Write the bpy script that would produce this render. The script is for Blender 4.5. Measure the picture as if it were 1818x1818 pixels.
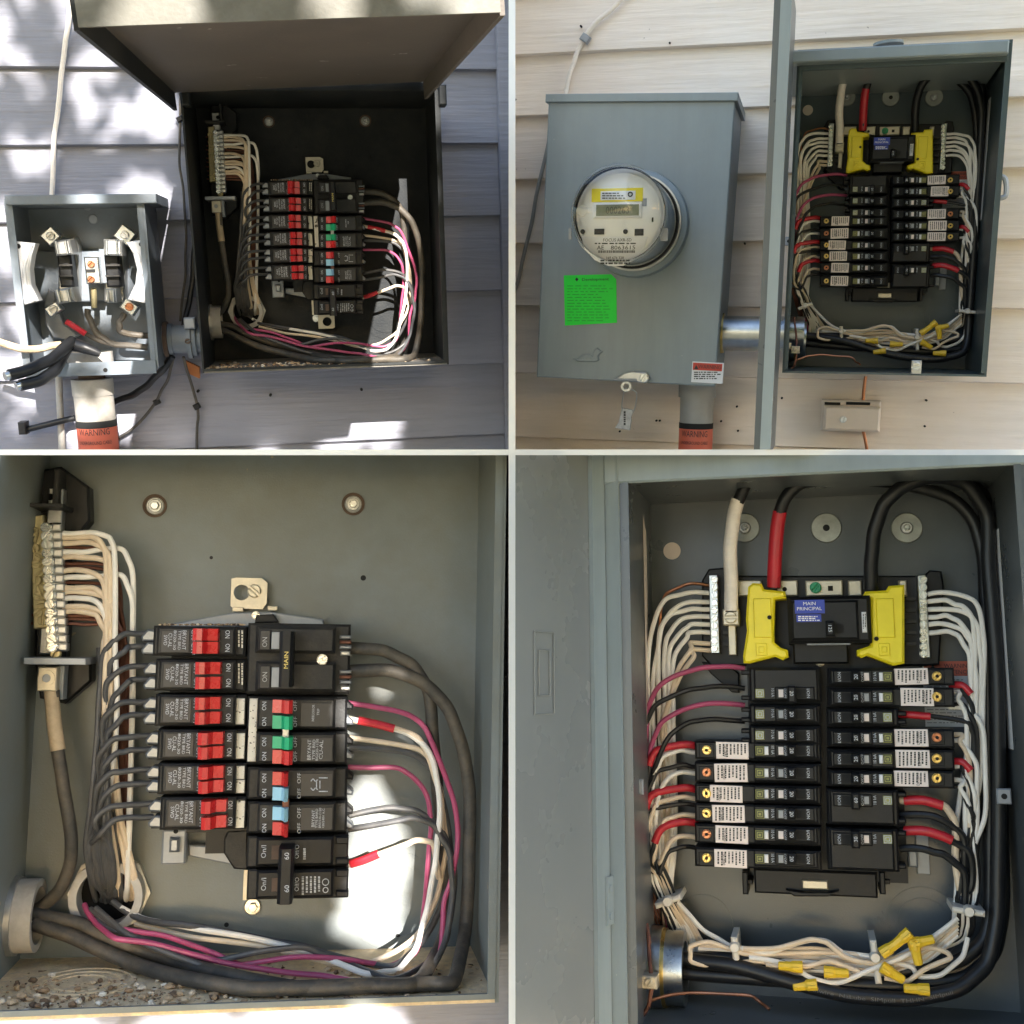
import bpy, bmesh, math, random
from mathutils import Vector, Matrix, noise
random.seed(7)
rad = math.radians
# ------------------------------------------------------------------ camera, sky, sun, exposure
scene = bpy.context.scene
for o in list(bpy.data.objects): bpy.data.objects.remove(o)
U = 0.0006            # metres for one picture unit at the walls
F = 2000.0            # focal length in picture units
C0 = 909.0
CAM = Vector((0, 0, 1.5))
cd = bpy.data.cameras.new('camera'); cam = bpy.data.objects.new('camera', cd)
scene.collection.objects.link(cam); scene.camera = cam
cam.location = CAM; cam.rotation_euler = (rad(90), 0, 0)
cd.sensor_width = 36; cd.lens = 36 * F / 1818.0; cd.clip_start = 0.01; cd.clip_end = 500
SUN_EL, SUN_AZ = 17.0, 16.0     # degrees: height, and how far to the right of the camera's back
SDIR = Vector((math.cos(rad(SUN_EL)) * math.sin(rad(SUN_AZ)), -math.cos(rad(SUN_EL)) * math.cos(rad(SUN_AZ)), math.sin(rad(SUN_EL))))
world = bpy.data.worlds.new('World'); scene.world = world; world.use_nodes = True
wn = world.node_tree; wn.nodes.clear()
sky = wn.nodes.new('ShaderNodeTexSky'); sky.sky_type = 'NISHITA'; sky.sun_disc = False
sky.sun_elevation = rad(SUN_EL); sky.sun_rotation = math.atan2(SDIR.x, SDIR.y)
sky.air_density = 1.0; sky.dust_density = 1.2; sky.ozone_density = 1.0
bg = wn.nodes.new('ShaderNodeBackground'); bg.inputs[1].default_value = 0.15
wo = wn.nodes.new('ShaderNodeOutputWorld')
wn.links.new(sky.outputs[0], bg.inputs[0]); wn.links.new(bg.outputs[0], wo.inputs[0])
sl = bpy.data.lights.new('sun', 'SUN'); sl.energy = 5.0; sl.angle = rad(0.42); sl.color = (1.0, 0.94, 0.86)
sun = bpy.data.objects.new('sun', sl); scene.collection.objects.link(sun)
sun.rotation_euler = SDIR.to_track_quat('Z', 'Y').to_euler(); sun.location = (1, -3, 4)
scene.view_settings.view_transform = 'Standard'; scene.view_settings.look = 'None'
scene.view_settings.gamma = 1.0; scene.view_settings.exposure = 2.0
scene.view_settings.use_curve_mapping = False

# ------------------------------------------------------------------ frames: four wall bays that face the camera
def ray(px, py): return Vector(((px - C0) / F, 1.0, -(py - C0) / F))
class Bay:
    def __init__(s, anchor, vp, roll, rect):
        s.o = CAM + ray(*anchor) * (F * U)
        n = -ray(*vp).normalized(); up = Vector((0, 0, 1))
        y = (up - n * up.dot(n)).normalized(); x = y.cross(n)
        tilt = 0.0
        for _ in range(4):      # turn the bay in its own plane until its level lines read level
            c, k = math.cos(rad(tilt)), math.sin(rad(tilt))
            s.x, s.y, s.n = x * c + y * k, -x * k + y * c, n
            q = s.o + s.x * .01 - CAM; q0 = s.o - CAM
            tilt += roll - math.degrees(math.atan2(q.z / q.y - q0.z / q0.y, q.x / q.y - q0.x / q0.y))
        R = Matrix((s.x, s.y, s.n)).transposed()
        s.M = Matrix.Translation(s.o) @ R.to_4x4()
        s.Mi = s.M.inverted(); s.rect = rect; s.s = 1.0; s.zs = 1.0; s.bay = s; s.rot = 0
    def L(s, px, py, z=0.0):
        d = ray(px, py); t = (z * U - s.n.dot(CAM - s.o)) / s.n.dot(d)
        w = CAM + d * t - s.o
        return Vector((w.dot(s.x), w.dot(s.y), w.dot(s.n))) / U
    def W(s, loc): return s.M @ (Vector(loc) * U)
    def planes(s, pad):
        x0, y0, x1, y1 = s.rect; x0 -= pad; y0 -= pad; x1 += pad; y1 += pad
        cl = (s.Mi @ CAM) / U; rr = s.M.to_3x3().inverted()
        out = []
        for a, b, use in (((x0, y0), (x0, y1), x0 > 20), ((x1, y1), (x1, y0), x1 < 1800), ((x1, y0), (x0, y0), y0 > 20), ((x0, y1), (x1, y1), y1 < 1800)):
            if not use: continue
            nn = (rr @ ray(*a)).cross(rr @ ray(*b)).normalized()
            mid = (rr @ ray((x0 + x1) / 2, (y0 + y1) / 2))
            if nn.dot(mid) > 0: nn = -nn
            out.append((cl, nn))
        return out
class Pan:      # the same panel seen in a second bay: a similarity in picture units
    def __init__(s, bay, x0, y0, X0, Y0, sx, sy, zs):
        s.bay = bay; s.a = (x0, y0, X0, Y0, sx, sy); s.s = sx; s.zs = zs; s.rot = 0
    def L(s, px, py, z=0.0):
        x0, y0, X0, Y0, sx, sy = s.a
        return s.bay.L(X0 + (px - x0) * sx, Y0 + (py - y0) * sy, z * s.zs)
TL = Bay((450, 400), (560, 470), 0.9, (0, 0, 903, 798))
TR = Bay((1366, 400), (1450, 580), 0.7, (915, 0, 1818, 798))
BL = Bay((450, 1313), (582, 1132), 0.0, (0, 808, 903, 1818))
BR = Bay((1366, 1313), (1440, 1210), -0.6, (915, 808, 1818, 1818))
OTL = Pan(TL, 250, 1110, 465, 320, .487, .49, .72)
NTR = Pan(TR, 1265, 1040, 1473, 230, .538, .555, .72)

# ------------------------------------------------------------------ geometry collector (local picture units, z towards the viewer)
def crom(P, sub):
    out = []; n = len(P)
    for i in range(n - 1):
        p0, p1, p2, p3 = P[max(i - 1, 0)], P[i], P[i + 1], P[min(i + 2, n - 1)]
        for k in range(sub):
            t = k / sub; t2, t3 = t * t, t * t * t
            out.append(0.5 * ((2 * p1) + (p2 - p0) * t + (2 * p0 - 5 * p1 + 4 * p2 - p3) * t2 + (3 * p1 - p0 - 3 * p2 + p3) * t3))
    out.append(P[-1].copy()); return out
_tx = {}
WR = [0]
def text_data(s):
    if s not in _tx:
        cu = bpy.data.curves.new('t', 'FONT'); cu.body = s; cu.size = 1.0; cu.resolution_u = 2
        ob = bpy.data.objects.new('t', cu); scene.collection.objects.link(ob)
        dg = bpy.context.evaluated_depsgraph_get(); me = bpy.data.meshes.new_from_object(ob.evaluated_get(dg))
        vs = [v.co.copy() for v in me.vertices]; fs = [tuple(p.vertices) for p in me.polygons]
        if vs:
            xs = [v.x for v in vs]; ys = [v.y for v in vs]; cx, cy = (min(xs) + max(xs)) / 2, (min(ys) + max(ys)) / 2
            h = max(ys) - min(ys); w = (max(xs) - min(xs)) / h
            vs = [((v.x - cx) / h, (v.y - cy) / h) for v in vs]
        else: w = 1
        bpy.data.objects.remove(ob); bpy.data.curves.remove(cu); bpy.data.meshes.remove(me)
        _tx[s] = (vs, fs, w)
    return _tx[s]
class G:
    def __init__(s): s.v = []; s.f = []
    def add(s, vs, fs):
        b = len(s.v); s.v += [Vector(v) for v in vs]; s.f += [tuple(b + i for i in f) for f in fs]; return s
    def prism(s, poly, z0, z1, ch=0.0):
        P = [Vector((p[0], p[1])) for p in poly]; n = len(P)
        ar = sum(P[i].x * P[(i + 1) % n].y - P[(i + 1) % n].x * P[i].y for i in range(n))
        if ar < 0: P.reverse()
        L = [[(p.x, p.y, z0) for p in P]]
        if ch > 0:
            Q = []
            for i in range(n):
                a, b, c = P[i - 1], P[i], P[(i + 1) % n]
                d1 = (b - a).normalized(); d2 = (c - b).normalized()
                n1 = Vector((-d1.y, d1.x)); n2 = Vector((-d2.y, d2.x)); m = (n1 + n2); m = m / max(0.35, m.dot(n1))
                Q.append(b + m * ch)
            L += [[(p.x, p.y, z1 - ch) for p in P], [(p.x, p.y, z1) for p in Q]]
        else: L += [[(p.x, p.y, z1) for p in P]]
        vs = [v for l in L for v in l]; fs = [tuple(range(n - 1, -1, -1))]
        for k in range(len(L) - 1):
            for i in range(n):
                j = (i + 1) % n; fs.append((k * n + i, k * n + j, (k + 1) * n + j, (k + 1) * n + i))
        fs.append(tuple((len(L) - 1) * n + i for i in range(n)))
        return s.add(vs, fs)
    def box(s, c, w, h, z0, z1, ch=0.0, rot=0.0):
        k, m = math.cos(rad(rot)), math.sin(rad(rot))
        P = [(c[0] + a * w / 2 * k - b * h / 2 * m, c[1] + a * w / 2 * m + b * h / 2 * k) for a, b in ((-1, -1), (1, -1), (1, 1), (-1, 1))]
        return s.prism(P, z0, z1, ch)
    def pb(s, p, x0, y0, x1, y1, z0, z1, ch=0.0, rot=0.0):     # box whose front face fills a picture rectangle
        xc, yc = (x0 + x1) / 2, (y0 + y1) / 2; c = p.L(xc, yc, z1)
        w = abs(p.L(x1, yc, z1).x - p.L(x0, yc, z1).x); h = abs(p.L(xc, y0, z1).y - p.L(xc, y1, z1).y)
        return s.box(c, w, h, z0 * p.zs, z1 * p.zs, ch * p.s, rot)
    def pp(s, p, poly, z0, z1, ch=0.0):
        return s.prism([p.L(x, y, z1) for x, y in poly], z0 * p.zs, z1 * p.zs, ch * p.s)
    def prof(s, p, pr, y0, y1, zr):     # (x, z) profile pushed along y
        xs = [p.L(x, (y0 + y1) / 2, zr).x for x, z in pr]; ya = p.L(pr[0][0], y1, zr).y; yb = p.L(pr[0][0], y0, zr).y
        n = len(pr); vs = [(xs[i], ya, pr[i][1] * p.zs) for i in range(n)] + [(xs[i], yb, pr[i][1] * p.zs) for i in range(n)]
        return s.add(vs, [tuple(range(n - 1, -1, -1)), tuple(range(n, 2 * n))] + [(i, (i + 1) % n, n + (i + 1) % n, n + i) for i in range(n)])
    def lathe(s, c, pr, seg=20, M=None, ph=0.0, sy=1.0):
        vs = []; n = len(pr); c = Vector(c)
        for r, z in pr:
            for i in range(seg):
                a = 2 * math.pi * (i + ph) / seg; v = Vector((r * math.cos(a), r * math.sin(a) * sy, z))
                vs.append((M @ v if M else v) + c)
        fs = []
        for k in range(n - 1):
            for i in range(seg):
                j = (i + 1) % seg; fs.append((k * seg + i, k * seg + j, (k + 1) * seg + j, (k + 1) * seg + i))
        if pr[0][0] > 0: fs.append(tuple(range(seg - 1, -1, -1)))
        if pr[-1][0] > 0: fs.append(tuple((n - 1) * seg + i for i in range(seg)))
        return s.add(vs, fs)
    def ring(s, c, r0, r1, z0, z1, seg=24, M=None):
        vs = []; c = Vector(c)
        for r, z in ((r0, z0), (r1, z0), (r1, z1), (r0, z1)):
            for i in range(seg):
                a = 2 * math.pi * i / seg; v = Vector((r * math.cos(a), r * math.sin(a), z)); vs.append((M @ v if M else v) + c)
        fs = []
        for k in range(4):
            for i in range(seg):
                j = (i + 1) % seg; m = (k + 1) % 4; fs.append((k * seg + i, k * seg + j, m * seg + j, m * seg + i))
        return s.add(vs, fs)
    def pc(s, p, x, y, r, z0, z1, seg=16, ch=0.0):             # round post facing the viewer
        c = p.L(x, y, z1); c.z = 0; r *= p.s; ch *= p.s
        pr = [(r, z0 * p.zs), (r, z1 * p.zs - ch), (r - ch, z1 * p.zs)] if ch else [(r, z0 * p.zs), (r, z1 * p.zs)]
        return s.lathe(c, pr, seg)
    def screw(s, p, x, y, r, z, ang=30.0, h=6, hexn=16):       # slotted or cross head screw: two half heads with a real slot
        c = p.L(x, y, z + h); c.z = 0; R = r * p.s; a = rad(ang); z0, z1 = z * p.zs, (z + h) * p.zs
        gap = R * .16
        s.lathe(c, [(R, z0), (R, z0 + (z1 - z0) * .45)], hexn)
        for sg in (0, math.pi):
            t0 = math.asin(gap / (R * .95)); pts = []
            for k in range(9):
                t = t0 + (math.pi - 2 * t0) * k / 8; pts.append((R * .95 * math.cos(t), R * .95 * math.sin(t)))
            q = [(x_ * math.cos(a + sg) - y_ * math.sin(a + sg) + c.x, x_ * math.sin(a + sg) + y_ * math.cos(a + sg) + c.y) for x_, y_ in pts]
            s.prism(q, z0 + (z1 - z0) * .4, z1, R * .14)
        return s
    def tube(s, P, r, seg=9, sub=7, cap=True, flat=1.0):
        P = [Vector(q) for q in P]; Q = crom(P, sub) if len(P) > 2 else P; n = len(Q)
        rr = r if isinstance(r, (list, tuple)) else None
        vs = []; up = None
        for i, q in enumerate(Q):
            t = (Q[min(i + 1, n - 1)] - Q[max(i - 1, 0)])
            if t.length < 1e-6: t = Vector((0, 1, 0))
            t.normalize()
            if up is None: up = t.orthogonal().normalized()
            up = (up - t * up.dot(t)); up = up.normalized() if up.length > 1e-4 else t.orthogonal().normalized()
            b = t.cross(up)
            if rr:
                f = i / max(n - 1, 1) * (len(rr) - 1); k = min(int(f), len(rr) - 2); R = rr[k] + (rr[k + 1] - rr[k]) * (f - k)
            else: R = r
            for k in range(seg):
                a = 2 * math.pi * k / seg; vs.append(q + up * (R * math.cos(a)) + b * (R * math.sin(a) * flat))
        fs = [(i * seg + k, i * seg + (k + 1) % seg, (i + 1) * seg + (k + 1) % seg, (i + 1) * seg + k) for i in range(n - 1) for k in range(seg)]
        if cap: fs += [tuple(range(seg - 1, -1, -1)), tuple((n - 1) * seg + k for k in range(seg))]
        return s.add(vs, fs)
    def pt(s, p, pts, r, seg=9, sub=7, **k):
        if len(pts) >= 5 and not isinstance(r, (list, tuple)):      # hand-bent: small kinks along the run
            WR[0] += 1; rn = random.Random(WR[0]); q = [pts[0]]; am = 2.6 if r < 7 else 1.2
            for a, b in zip(pts, pts[1:]):
                q.append(tuple((a[i] + b[i]) / 2 + rn.gauss(0, am * (.55 if i < 2 else .9)) for i in range(3)))
                q.append(b if b is pts[-1] else tuple(b[i] + rn.gauss(0, am * .4) for i in range(3)))
            cr = crom([Vector(v) for v in pts], 2)
            pts = [pts[0]] + [tuple((Vector(q[j]) * .35 + cr[j] * .65 + Vector((rn.gauss(0, am * .3), rn.gauss(0, am * .3), 0)))) for j in range(1, len(q) - 1)] + [pts[-1]]; sub = 5
        R = [q * p.s for q in r] if isinstance(r, (list, tuple)) else r * p.s
        return s.tube([p.L(*q) for q in pts], R, seg, sub, **k)
    def text(s, p, t, x, y, z, h, rot=0.0, w=None):
        vs, fs, ww = text_data(t)
        if not vs: return s
        c = p.L(x, y, z); h *= p.s; kx = h if w is None else w * p.s / ww
        a, b = math.cos(rad(rot)), math.sin(rad(rot))
        return s.add([(c.x + vx * kx * a - vy * h * b, c.y + vx * kx * b + vy * h * a, c.z) for vx, vy in vs], fs)
    def dashes(s, p, x0, y0, x1, y1, z, rows, rot=False, fill=.8, th=.45, seed=1):   # print too small to read
        rn = random.Random(seed)
        for r in range(rows):
            t = (r + .5) / rows; u = 0.0
            while u < fill * (0.7 + .3 * rn.random()):
                l = rn.uniform(.04, .16)
                if not rot: a = (x0 + (x1 - x0) * u, y0 + (y1 - y0) * (t - th / rows / 2), x0 + (x1 - x0) * min(1, u + l), y0 + (y1 - y0) * (t + th / rows / 2))
                else: a = (x0 + (x1 - x0) * (t - th / rows / 2), y0 + (y1 - y0) * u, x0 + (x1 - x0) * (t + th / rows / 2), y0 + (y1 - y0) * min(1, u + l))
                q = [p.L(a[0], a[1], z), p.L(a[0], a[3], z), p.L(a[2], a[3], z), p.L(a[2], a[1], z)]
                s.add(q, [(0, 1, 2, 3)]); u += l + rn.uniform(.02, .05)
        return s

# ------------------------------------------------------------------ objects
COL = scene.collection
def link_mesh(name, g, mat, p, org, parent, smooth, clip=None, kind=None):
    me = bpy.data.meshes.new(name); me.from_pydata([((v - org) * U)[:] for v in g.v], [], g.f)
    bay = p.bay
    bm = bmesh.new(); bm.from_mesh(me)
    if clip is not None:
        for co, no in bay.planes(clip):
            r = bmesh.ops.bisect_plane(bm, geom=bm.verts[:] + bm.edges[:] + bm.faces[:], dist=1e-7, plane_co=(co - org) * U, plane_no=no, clear_outer=True)
            ed = [e for e in r['geom_cut'] if isinstance(e, bmesh.types.BMEdge)]
            if ed: bmesh.ops.holes_fill(bm, edges=ed, sides=0)
    bmesh.ops.recalc_face_normals(bm, faces=bm.faces[:]) if all(len(f) != 0 for f in g.f) and g.v and not getattr(g, 'flat', False) else None
    bm.to_mesh(me); bm.free()
    if smooth:
        me.polygons.foreach_set('use_smooth', [True] * len(me.polygons)); me.set_sharp_from_angle(angle=rad(38))
    me.materials.append(mat)
    o = bpy.data.objects.new(name, me); COL.objects.link(o)
    if parent is not None: o.parent = parent
    else: o.matrix_world = bay.M @ Matrix.Translation(org * U)
    if kind: o['kind'] = kind
    return o
class T:        # a thing: an Empty at its base that carries its parts
    def __init__(s, p, name, label, cat, at, group=None, kind=None):
        s.p = p; s.org = p.L(*at); s.o = bpy.data.objects.new(name, None); COL.objects.link(s.o)
        s.o.empty_display_size = .02
        s.o.matrix_world = p.bay.M @ Matrix.Translation(s.org * U)
        if kind: s.o['kind'] = kind
        else:
            s.o['label'] = label; s.o['category'] = cat
            if group: s.o['group'] = group
    def part(s, name, g, mat, parent=None, smooth=True, clip=None, kind=None, label=None):
        o = link_mesh(name, g, mat, s.p, s.org, parent or s.o, smooth, clip, kind)
        if label: o['label'] = label
        return o
def one(p, name, label, cat, g, mat, at=None, group=None, smooth=True, clip=None, kind=None):
    org = p.L(*at) if at else g.v[0].copy()
    o = link_mesh(name, g, mat, p, org, None, smooth, clip, kind)
    if kind != 'structure':
        o['label'] = label; o['category'] = cat
        if group: o['group'] = group
    return o
ORD = ['first', 'second', 'third', 'fourth', 'fifth', 'sixth', 'seventh', 'eighth', 'ninth', 'tenth', 'eleventh', 'twelfth', 'thirteenth', 'fourteenth', 'fifteenth', 'sixteenth']
def FT(g): g.flat = True; return g

# ------------------------------------------------------------------ materials
def S(r, g, b, k=1.0):
    f = lambda c: (c / 12.92 if c <= .04045 else ((c + .055) / 1.055) ** 2.4)
    return tuple(min(.95, f(c / 255.0) * k) for c in (r, g, b))
def mat(name, col, rough=.5, metal=0.0, var=.12, vs=60.0, bump=.0, bs=400.0, spots=None, sp=(.62, .7), ss=90.0, stretch=None, spec=.5, coat=0.0, grime=None, gs=14.0, ga=.5):
    m = bpy.data.materials.new(name); m.use_nodes = True; nt = m.node_tree; N = nt.nodes; Lk = nt.links
    b = N['Principled BSDF']; b.inputs['Roughness'].default_value = rough; b.inputs['Metallic'].default_value = metal
    b.inputs['Specular IOR Level'].default_value = spec; b.inputs['Coat Weight'].default_value = coat
    tc = N.new('ShaderNodeTexCoord'); src = tc.outputs['Object']
    if stretch:
        mp = N.new('ShaderNodeMapping'); mp.inputs['Scale'].default_value = stretch; Lk.new(src, mp.inputs[0]); st = mp.outputs[0]
    else: st = src
    n1 = N.new('ShaderNodeTexNoise'); n1.inputs['Scale'].default_value = vs; n1.inputs['Detail'].default_value = 5; n1.inputs['Roughness'].default_value = .62
    Lk.new(st, n1.inputs['Vector'])
    mx = N.new('ShaderNodeMix'); mx.data_type = 'RGBA'
    mx.inputs[6].default_value = tuple(c * (1 - var) for c in col) + (1,); mx.inputs[7].default_value = tuple(min(.97, c * (1 + var)) for c in col) + (1,)
    cr = N.new('ShaderNodeMapRange'); cr.inputs[1].default_value = .3; cr.inputs[2].default_value = .7
    Lk.new(n1.outputs[0], cr.inputs[0]); Lk.new(cr.outputs[0], mx.inputs[0]); out = mx.outputs[2]
    if grime:
        n2 = N.new('ShaderNodeTexNoise'); n2.inputs['Scale'].default_value = gs; n2.inputs['Detail'].default_value = 7; n2.inputs['Roughness'].default_value = .7
        Lk.new(src, n2.inputs['Vector']); r2 = N.new('ShaderNodeMapRange'); r2.inputs[1].default_value = .42; r2.inputs[2].default_value = .68; r2.inputs[4].default_value = ga
        Lk.new(n2.outputs[0], r2.inputs[0]); m2 = N.new('ShaderNodeMix'); m2.data_type = 'RGBA'; m2.inputs[7].default_value = tuple(grime) + (1,)
        Lk.new(r2.outputs[0], m2.inputs[0]); Lk.new(out, m2.inputs[6]); out = m2.outputs[2]
    if spots:
        n3 = N.new('ShaderNodeTexNoise'); n3.inputs['Scale'].default_value = ss; n3.inputs['Detail'].default_value = 3
        Lk.new(src, n3.inputs['Vector']); r3 = N.new('ShaderNodeMapRange'); r3.inputs[1].default_value = sp[0]; r3.inputs[2].default_value = sp[1]
        Lk.new(n3.outputs[0], r3.inputs[0]); m3 = N.new('ShaderNodeMix'); m3.data_type = 'RGBA'; m3.inputs[7].default_value = tuple(spots) + (1,)
        Lk.new(r3.outputs[0], m3.inputs[0]); Lk.new(out, m3.inputs[6]); out = m3.outputs[2]
    Lk.new(out, b.inputs['Base Color'])
    rr = N.new('ShaderNodeMapRange'); rr.inputs[3].default_value = max(.03, rough - .09); rr.inputs[4].default_value = min(1, rough + .09)
    Lk.new(n1.outputs[0], rr.inputs[0]); Lk.new(rr.outputs[0], b.inputs['Roughness'])
    if bump:
        n4 = N.new('ShaderNodeTexNoise'); n4.inputs['Scale'].default_value = bs; n4.inputs['Detail'].default_value = 4
        Lk.new(st, n4.inputs['Vector']); bp = N.new('ShaderNodeBump'); bp.inputs['Strength'].default_value = bump; bp.inputs['Distance'].default_value = .002
        Lk.new(n4.outputs[0], bp.inputs['Height']); Lk.new(bp.outputs[0], b.inputs['Normal'])
    return m
m_white = mat('white_paint', (.88, .88, .87), .6, var=.02)
m_side_tl = mat('siding_white_shaded', (.255, .26, .31), .75, var=.10, vs=7, bump=.9, bs=14, stretch=(1, 14, 14), grime=(.21, .205, .225), gs=5, ga=.35)  # white siding with its bluish shade mixed into the base colour
m_side_tr = mat('siding_tan', (.80, .725, .655), .75, var=.08, vs=7, bump=.6, bs=14, stretch=(1, 14, 14), grime=(.70, .565, .455), gs=3.0, ga=.55, spots=(.2, .14, .1), sp=(.74, .77), ss=70)
m_old_shade = mat('old_panel_paint_shaded', (.015, .0175, .020), .55, spec=.2, var=.18, vs=18, bump=.12, bs=500, grime=(.05, .05, .045), gs=9)  # same paint as the close-up box, lid shade painted into the colour
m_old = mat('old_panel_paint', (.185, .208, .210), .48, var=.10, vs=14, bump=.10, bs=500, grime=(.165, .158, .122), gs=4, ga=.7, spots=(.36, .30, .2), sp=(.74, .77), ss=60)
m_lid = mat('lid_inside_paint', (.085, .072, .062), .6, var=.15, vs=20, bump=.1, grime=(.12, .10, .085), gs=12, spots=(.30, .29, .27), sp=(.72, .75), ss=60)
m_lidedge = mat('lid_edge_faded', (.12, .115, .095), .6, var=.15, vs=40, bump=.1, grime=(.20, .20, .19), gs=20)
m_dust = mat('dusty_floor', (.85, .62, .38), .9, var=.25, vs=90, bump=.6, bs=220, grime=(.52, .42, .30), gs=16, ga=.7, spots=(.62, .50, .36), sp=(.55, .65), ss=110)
m_dust_shade = mat('dusty_floor_shaded', (.20, .185, .16), .9, var=.25, vs=90, bump=.6, bs=220, grime=(.12, .12, .12), gs=20)  # the same dusty floor, its colour darkened for the shade under the lid
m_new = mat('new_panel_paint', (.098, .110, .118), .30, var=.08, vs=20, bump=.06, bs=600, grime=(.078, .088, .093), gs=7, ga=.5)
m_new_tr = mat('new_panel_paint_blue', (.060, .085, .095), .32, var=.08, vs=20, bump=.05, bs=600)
m_meter = mat('meter_box_paint', (.25, .295, .315), .40, var=.09, vs=5, bump=.05, bs=200, stretch=(9, 1, 9), grime=(.20, .235, .25), gs=6, ga=.5, spots=(.34, .37, .38), sp=(.74, .77), ss=140)
m_sock = mat('socket_paint', (.155, .185, .22), .5, var=.12, vs=25, bump=.1, grime=(.13, .14, .15), gs=18, ga=.7)
m_black = mat('black_plastic', (.010, .0105, .012), .42, spec=.3, var=.3, vs=60, bump=.08, bs=700)
m_blackd = mat('dusty_black_plastic', (.013, .0135, .015), .48, spec=.35, var=.35, vs=40, bump=.15, bs=500, grime=(.07, .062, .05), gs=30, ga=.45)
m_label_bk = mat('black_label_plate', (.022, .022, .025), .4, var=.2)
m_wblack = mat('black_insulation', (.012, .0125, .014), .38, spec=.4, var=.25, vs=70, bump=.05)
m_wgrey = mat('dusty_grey_insulation', (.060, .062, .068), .5, var=.25, vs=60, bump=.1, grime=(.12, .105, .085), gs=40)
m_cable_old = mat('weathered_black_cable', (.040, .038, .035), .6, var=.3, vs=60, bump=.2, grime=(.15, .12, .085), gs=22, ga=.7)
m_wwhite = mat('white_insulation', (.80, .76, .70), .42, var=.08, vs=40)
m_wcream = mat('cream_insulation', (.72, .59, .44), .45, var=.10, vs=40, grime=(.58, .44, .30), gs=30)
m_wpink = mat('pink_insulation', (.40, .065, .15), .42, var=.12)
m_wred = mat('red_tape', (.50, .018, .030), .35, var=.15, bump=.2, bs=200)
m_wtan = mat('tan_tape', (.52, .40, .26), .6, var=.15, bump=.4, bs=160, grime=(.30, .22, .14), gs=40)
m_wtape = mat('white_tape', (.82, .74, .66), .5, var=.06, bump=.35, bs=120, stretch=(1, 3, 1))
m_copper = mat('copper', (.50, .22, .12), .35, 1.0, var=.2)
m_copperd = mat('tarnished_copper', (.19, .085, .06), .5, .7, var=.3)
m_zinc = mat('zinc', (.62, .63, .62), .28, 1.0, var=.15, bump=.1, bs=300)
m_alu = mat('dull_aluminium', (.50, .50, .49), .42, .9, var=.2, bump=.1)
m_galv = mat('galvanised_steel', (.40, .42, .43), .3, 1.0, var=.3, vs=40, bump=.05)
m_washer = mat('dull_zinc_washer', (.30, .31, .285), .42, .7, var=.25, vs=50)
m_brass = mat('brass', (.62, .46, .17), .3, 1.0, var=.15)
m_brassd = mat('aged_brass_bar', (.55, .47, .27), .45, .7, var=.2)
m_steel = mat('bracket_steel', (.55, .50, .40), .42, .6, var=.12, bump=.08)
m_grey = mat('grey_metal_tab', (.28, .30, .33), .4, .2, var=.1)
m_clip = mat('terminal_clip_grey', (.24, .26, .29), .35, .5, var=.25)
m_red = mat('red_toggle', (.60, .020, .022), .28, var=.14, coat=.3, grime=(.30, .03, .03), gs=60, ga=.35)
m_green = mat('green_toggle', (.010, .36, .16), .32, var=.08)
m_blue = mat('blue_toggle', (.28, .55, .72), .35, var=.08)
m_yellow = mat('yellow_plastic', (.88, .72, .02), .38, var=.05)
m_nut = mat('yellow_wire_nut', (.78, .52, .03), .4, var=.08)
m_print = mat('white_print', (.46, .49, .55), .6, var=.4, vs=500)
m_printd = mat('dark_print', (.03, .03, .03), .6, var=.05)
m_gold = mat('gold_print', (.60, .48, .15), .4, .4, var=.1)
m_lab = mat('pink_white_label', (.84, .74, .70), .5, var=.04)
m_strip = mat('worn_white_strip', (.72, .68, .60), .6, var=.08, spots=(.10, .08, .06), sp=(.62, .66), ss=300)
m_olive = mat('olive_square', (.33, .33, .10), .45, var=.1)
m_lime = mat('green_sticker', (.012, .80, .05), .55, var=.04)
m_bluest = mat('blue_sticker', (.02, .05, .42), .4, var=.08)
m_wst = mat('white_sticker', (.80, .80, .82), .5, var=.03)
m_redst = mat('red_sticker', (.55, .05, .03), .5, var=.08)
m_orange = mat('orange_warning_wrap', (.62, .13, .07), .5, var=.12, grime=(.45, .10, .07), gs=30)
m_pvc = mat('grey_pvc', (.30, .305, .30), .45, var=.08, grime=(.36, .33, .28), gs=12)
m_pvcw = mat('pale_pvc', (.44, .42, .39), .5, var=.10, grime=(.26, .23, .19), gs=25, ga=.7)
m_tie = mat('cable_tie_nylon', (.66, .62, .55), .4, var=.05)
m_dome = mat('meter_white', (.88, .87, .86), .4, var=.03)
m_dial = mat('meter_plate_cream', (.86, .85, .82), .45, var=.03)
m_lcd = mat('lcd_olive', (.22, .24, .15), .35, var=.15, vs=150)
m_lcdd = mat('lcd_segments', (.09, .10, .07), .4, var=.1)
m_grass = mat('lawn_ground', (.16, .15, .09), .95, var=.3, vs=4, bump=.6, bs=40)
m_leaf = mat('leaf_green', (.07, .12, .03), .55, var=.3, vs=8)
m_bark = mat('bark', (.12, .09, .06), .9, var=.3, vs=20, bump=.7, bs=60)
m_rock = mat('gravel_bits', (.50, .40, .32), .9, var=.45, vs=70)
m_hole = mat('dark_hole', (.012, .012, .012), .9, var=.1)
m_rust = mat('rusty_ring', (.10, .065, .045), .8, var=.3)
m_beige = mat('beige_plastic', (.72, .62, .54), .5, var=.04)
m_stain = mat('rust_board', (.45, .17, .06), .85, var=.25, vs=30)
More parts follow.
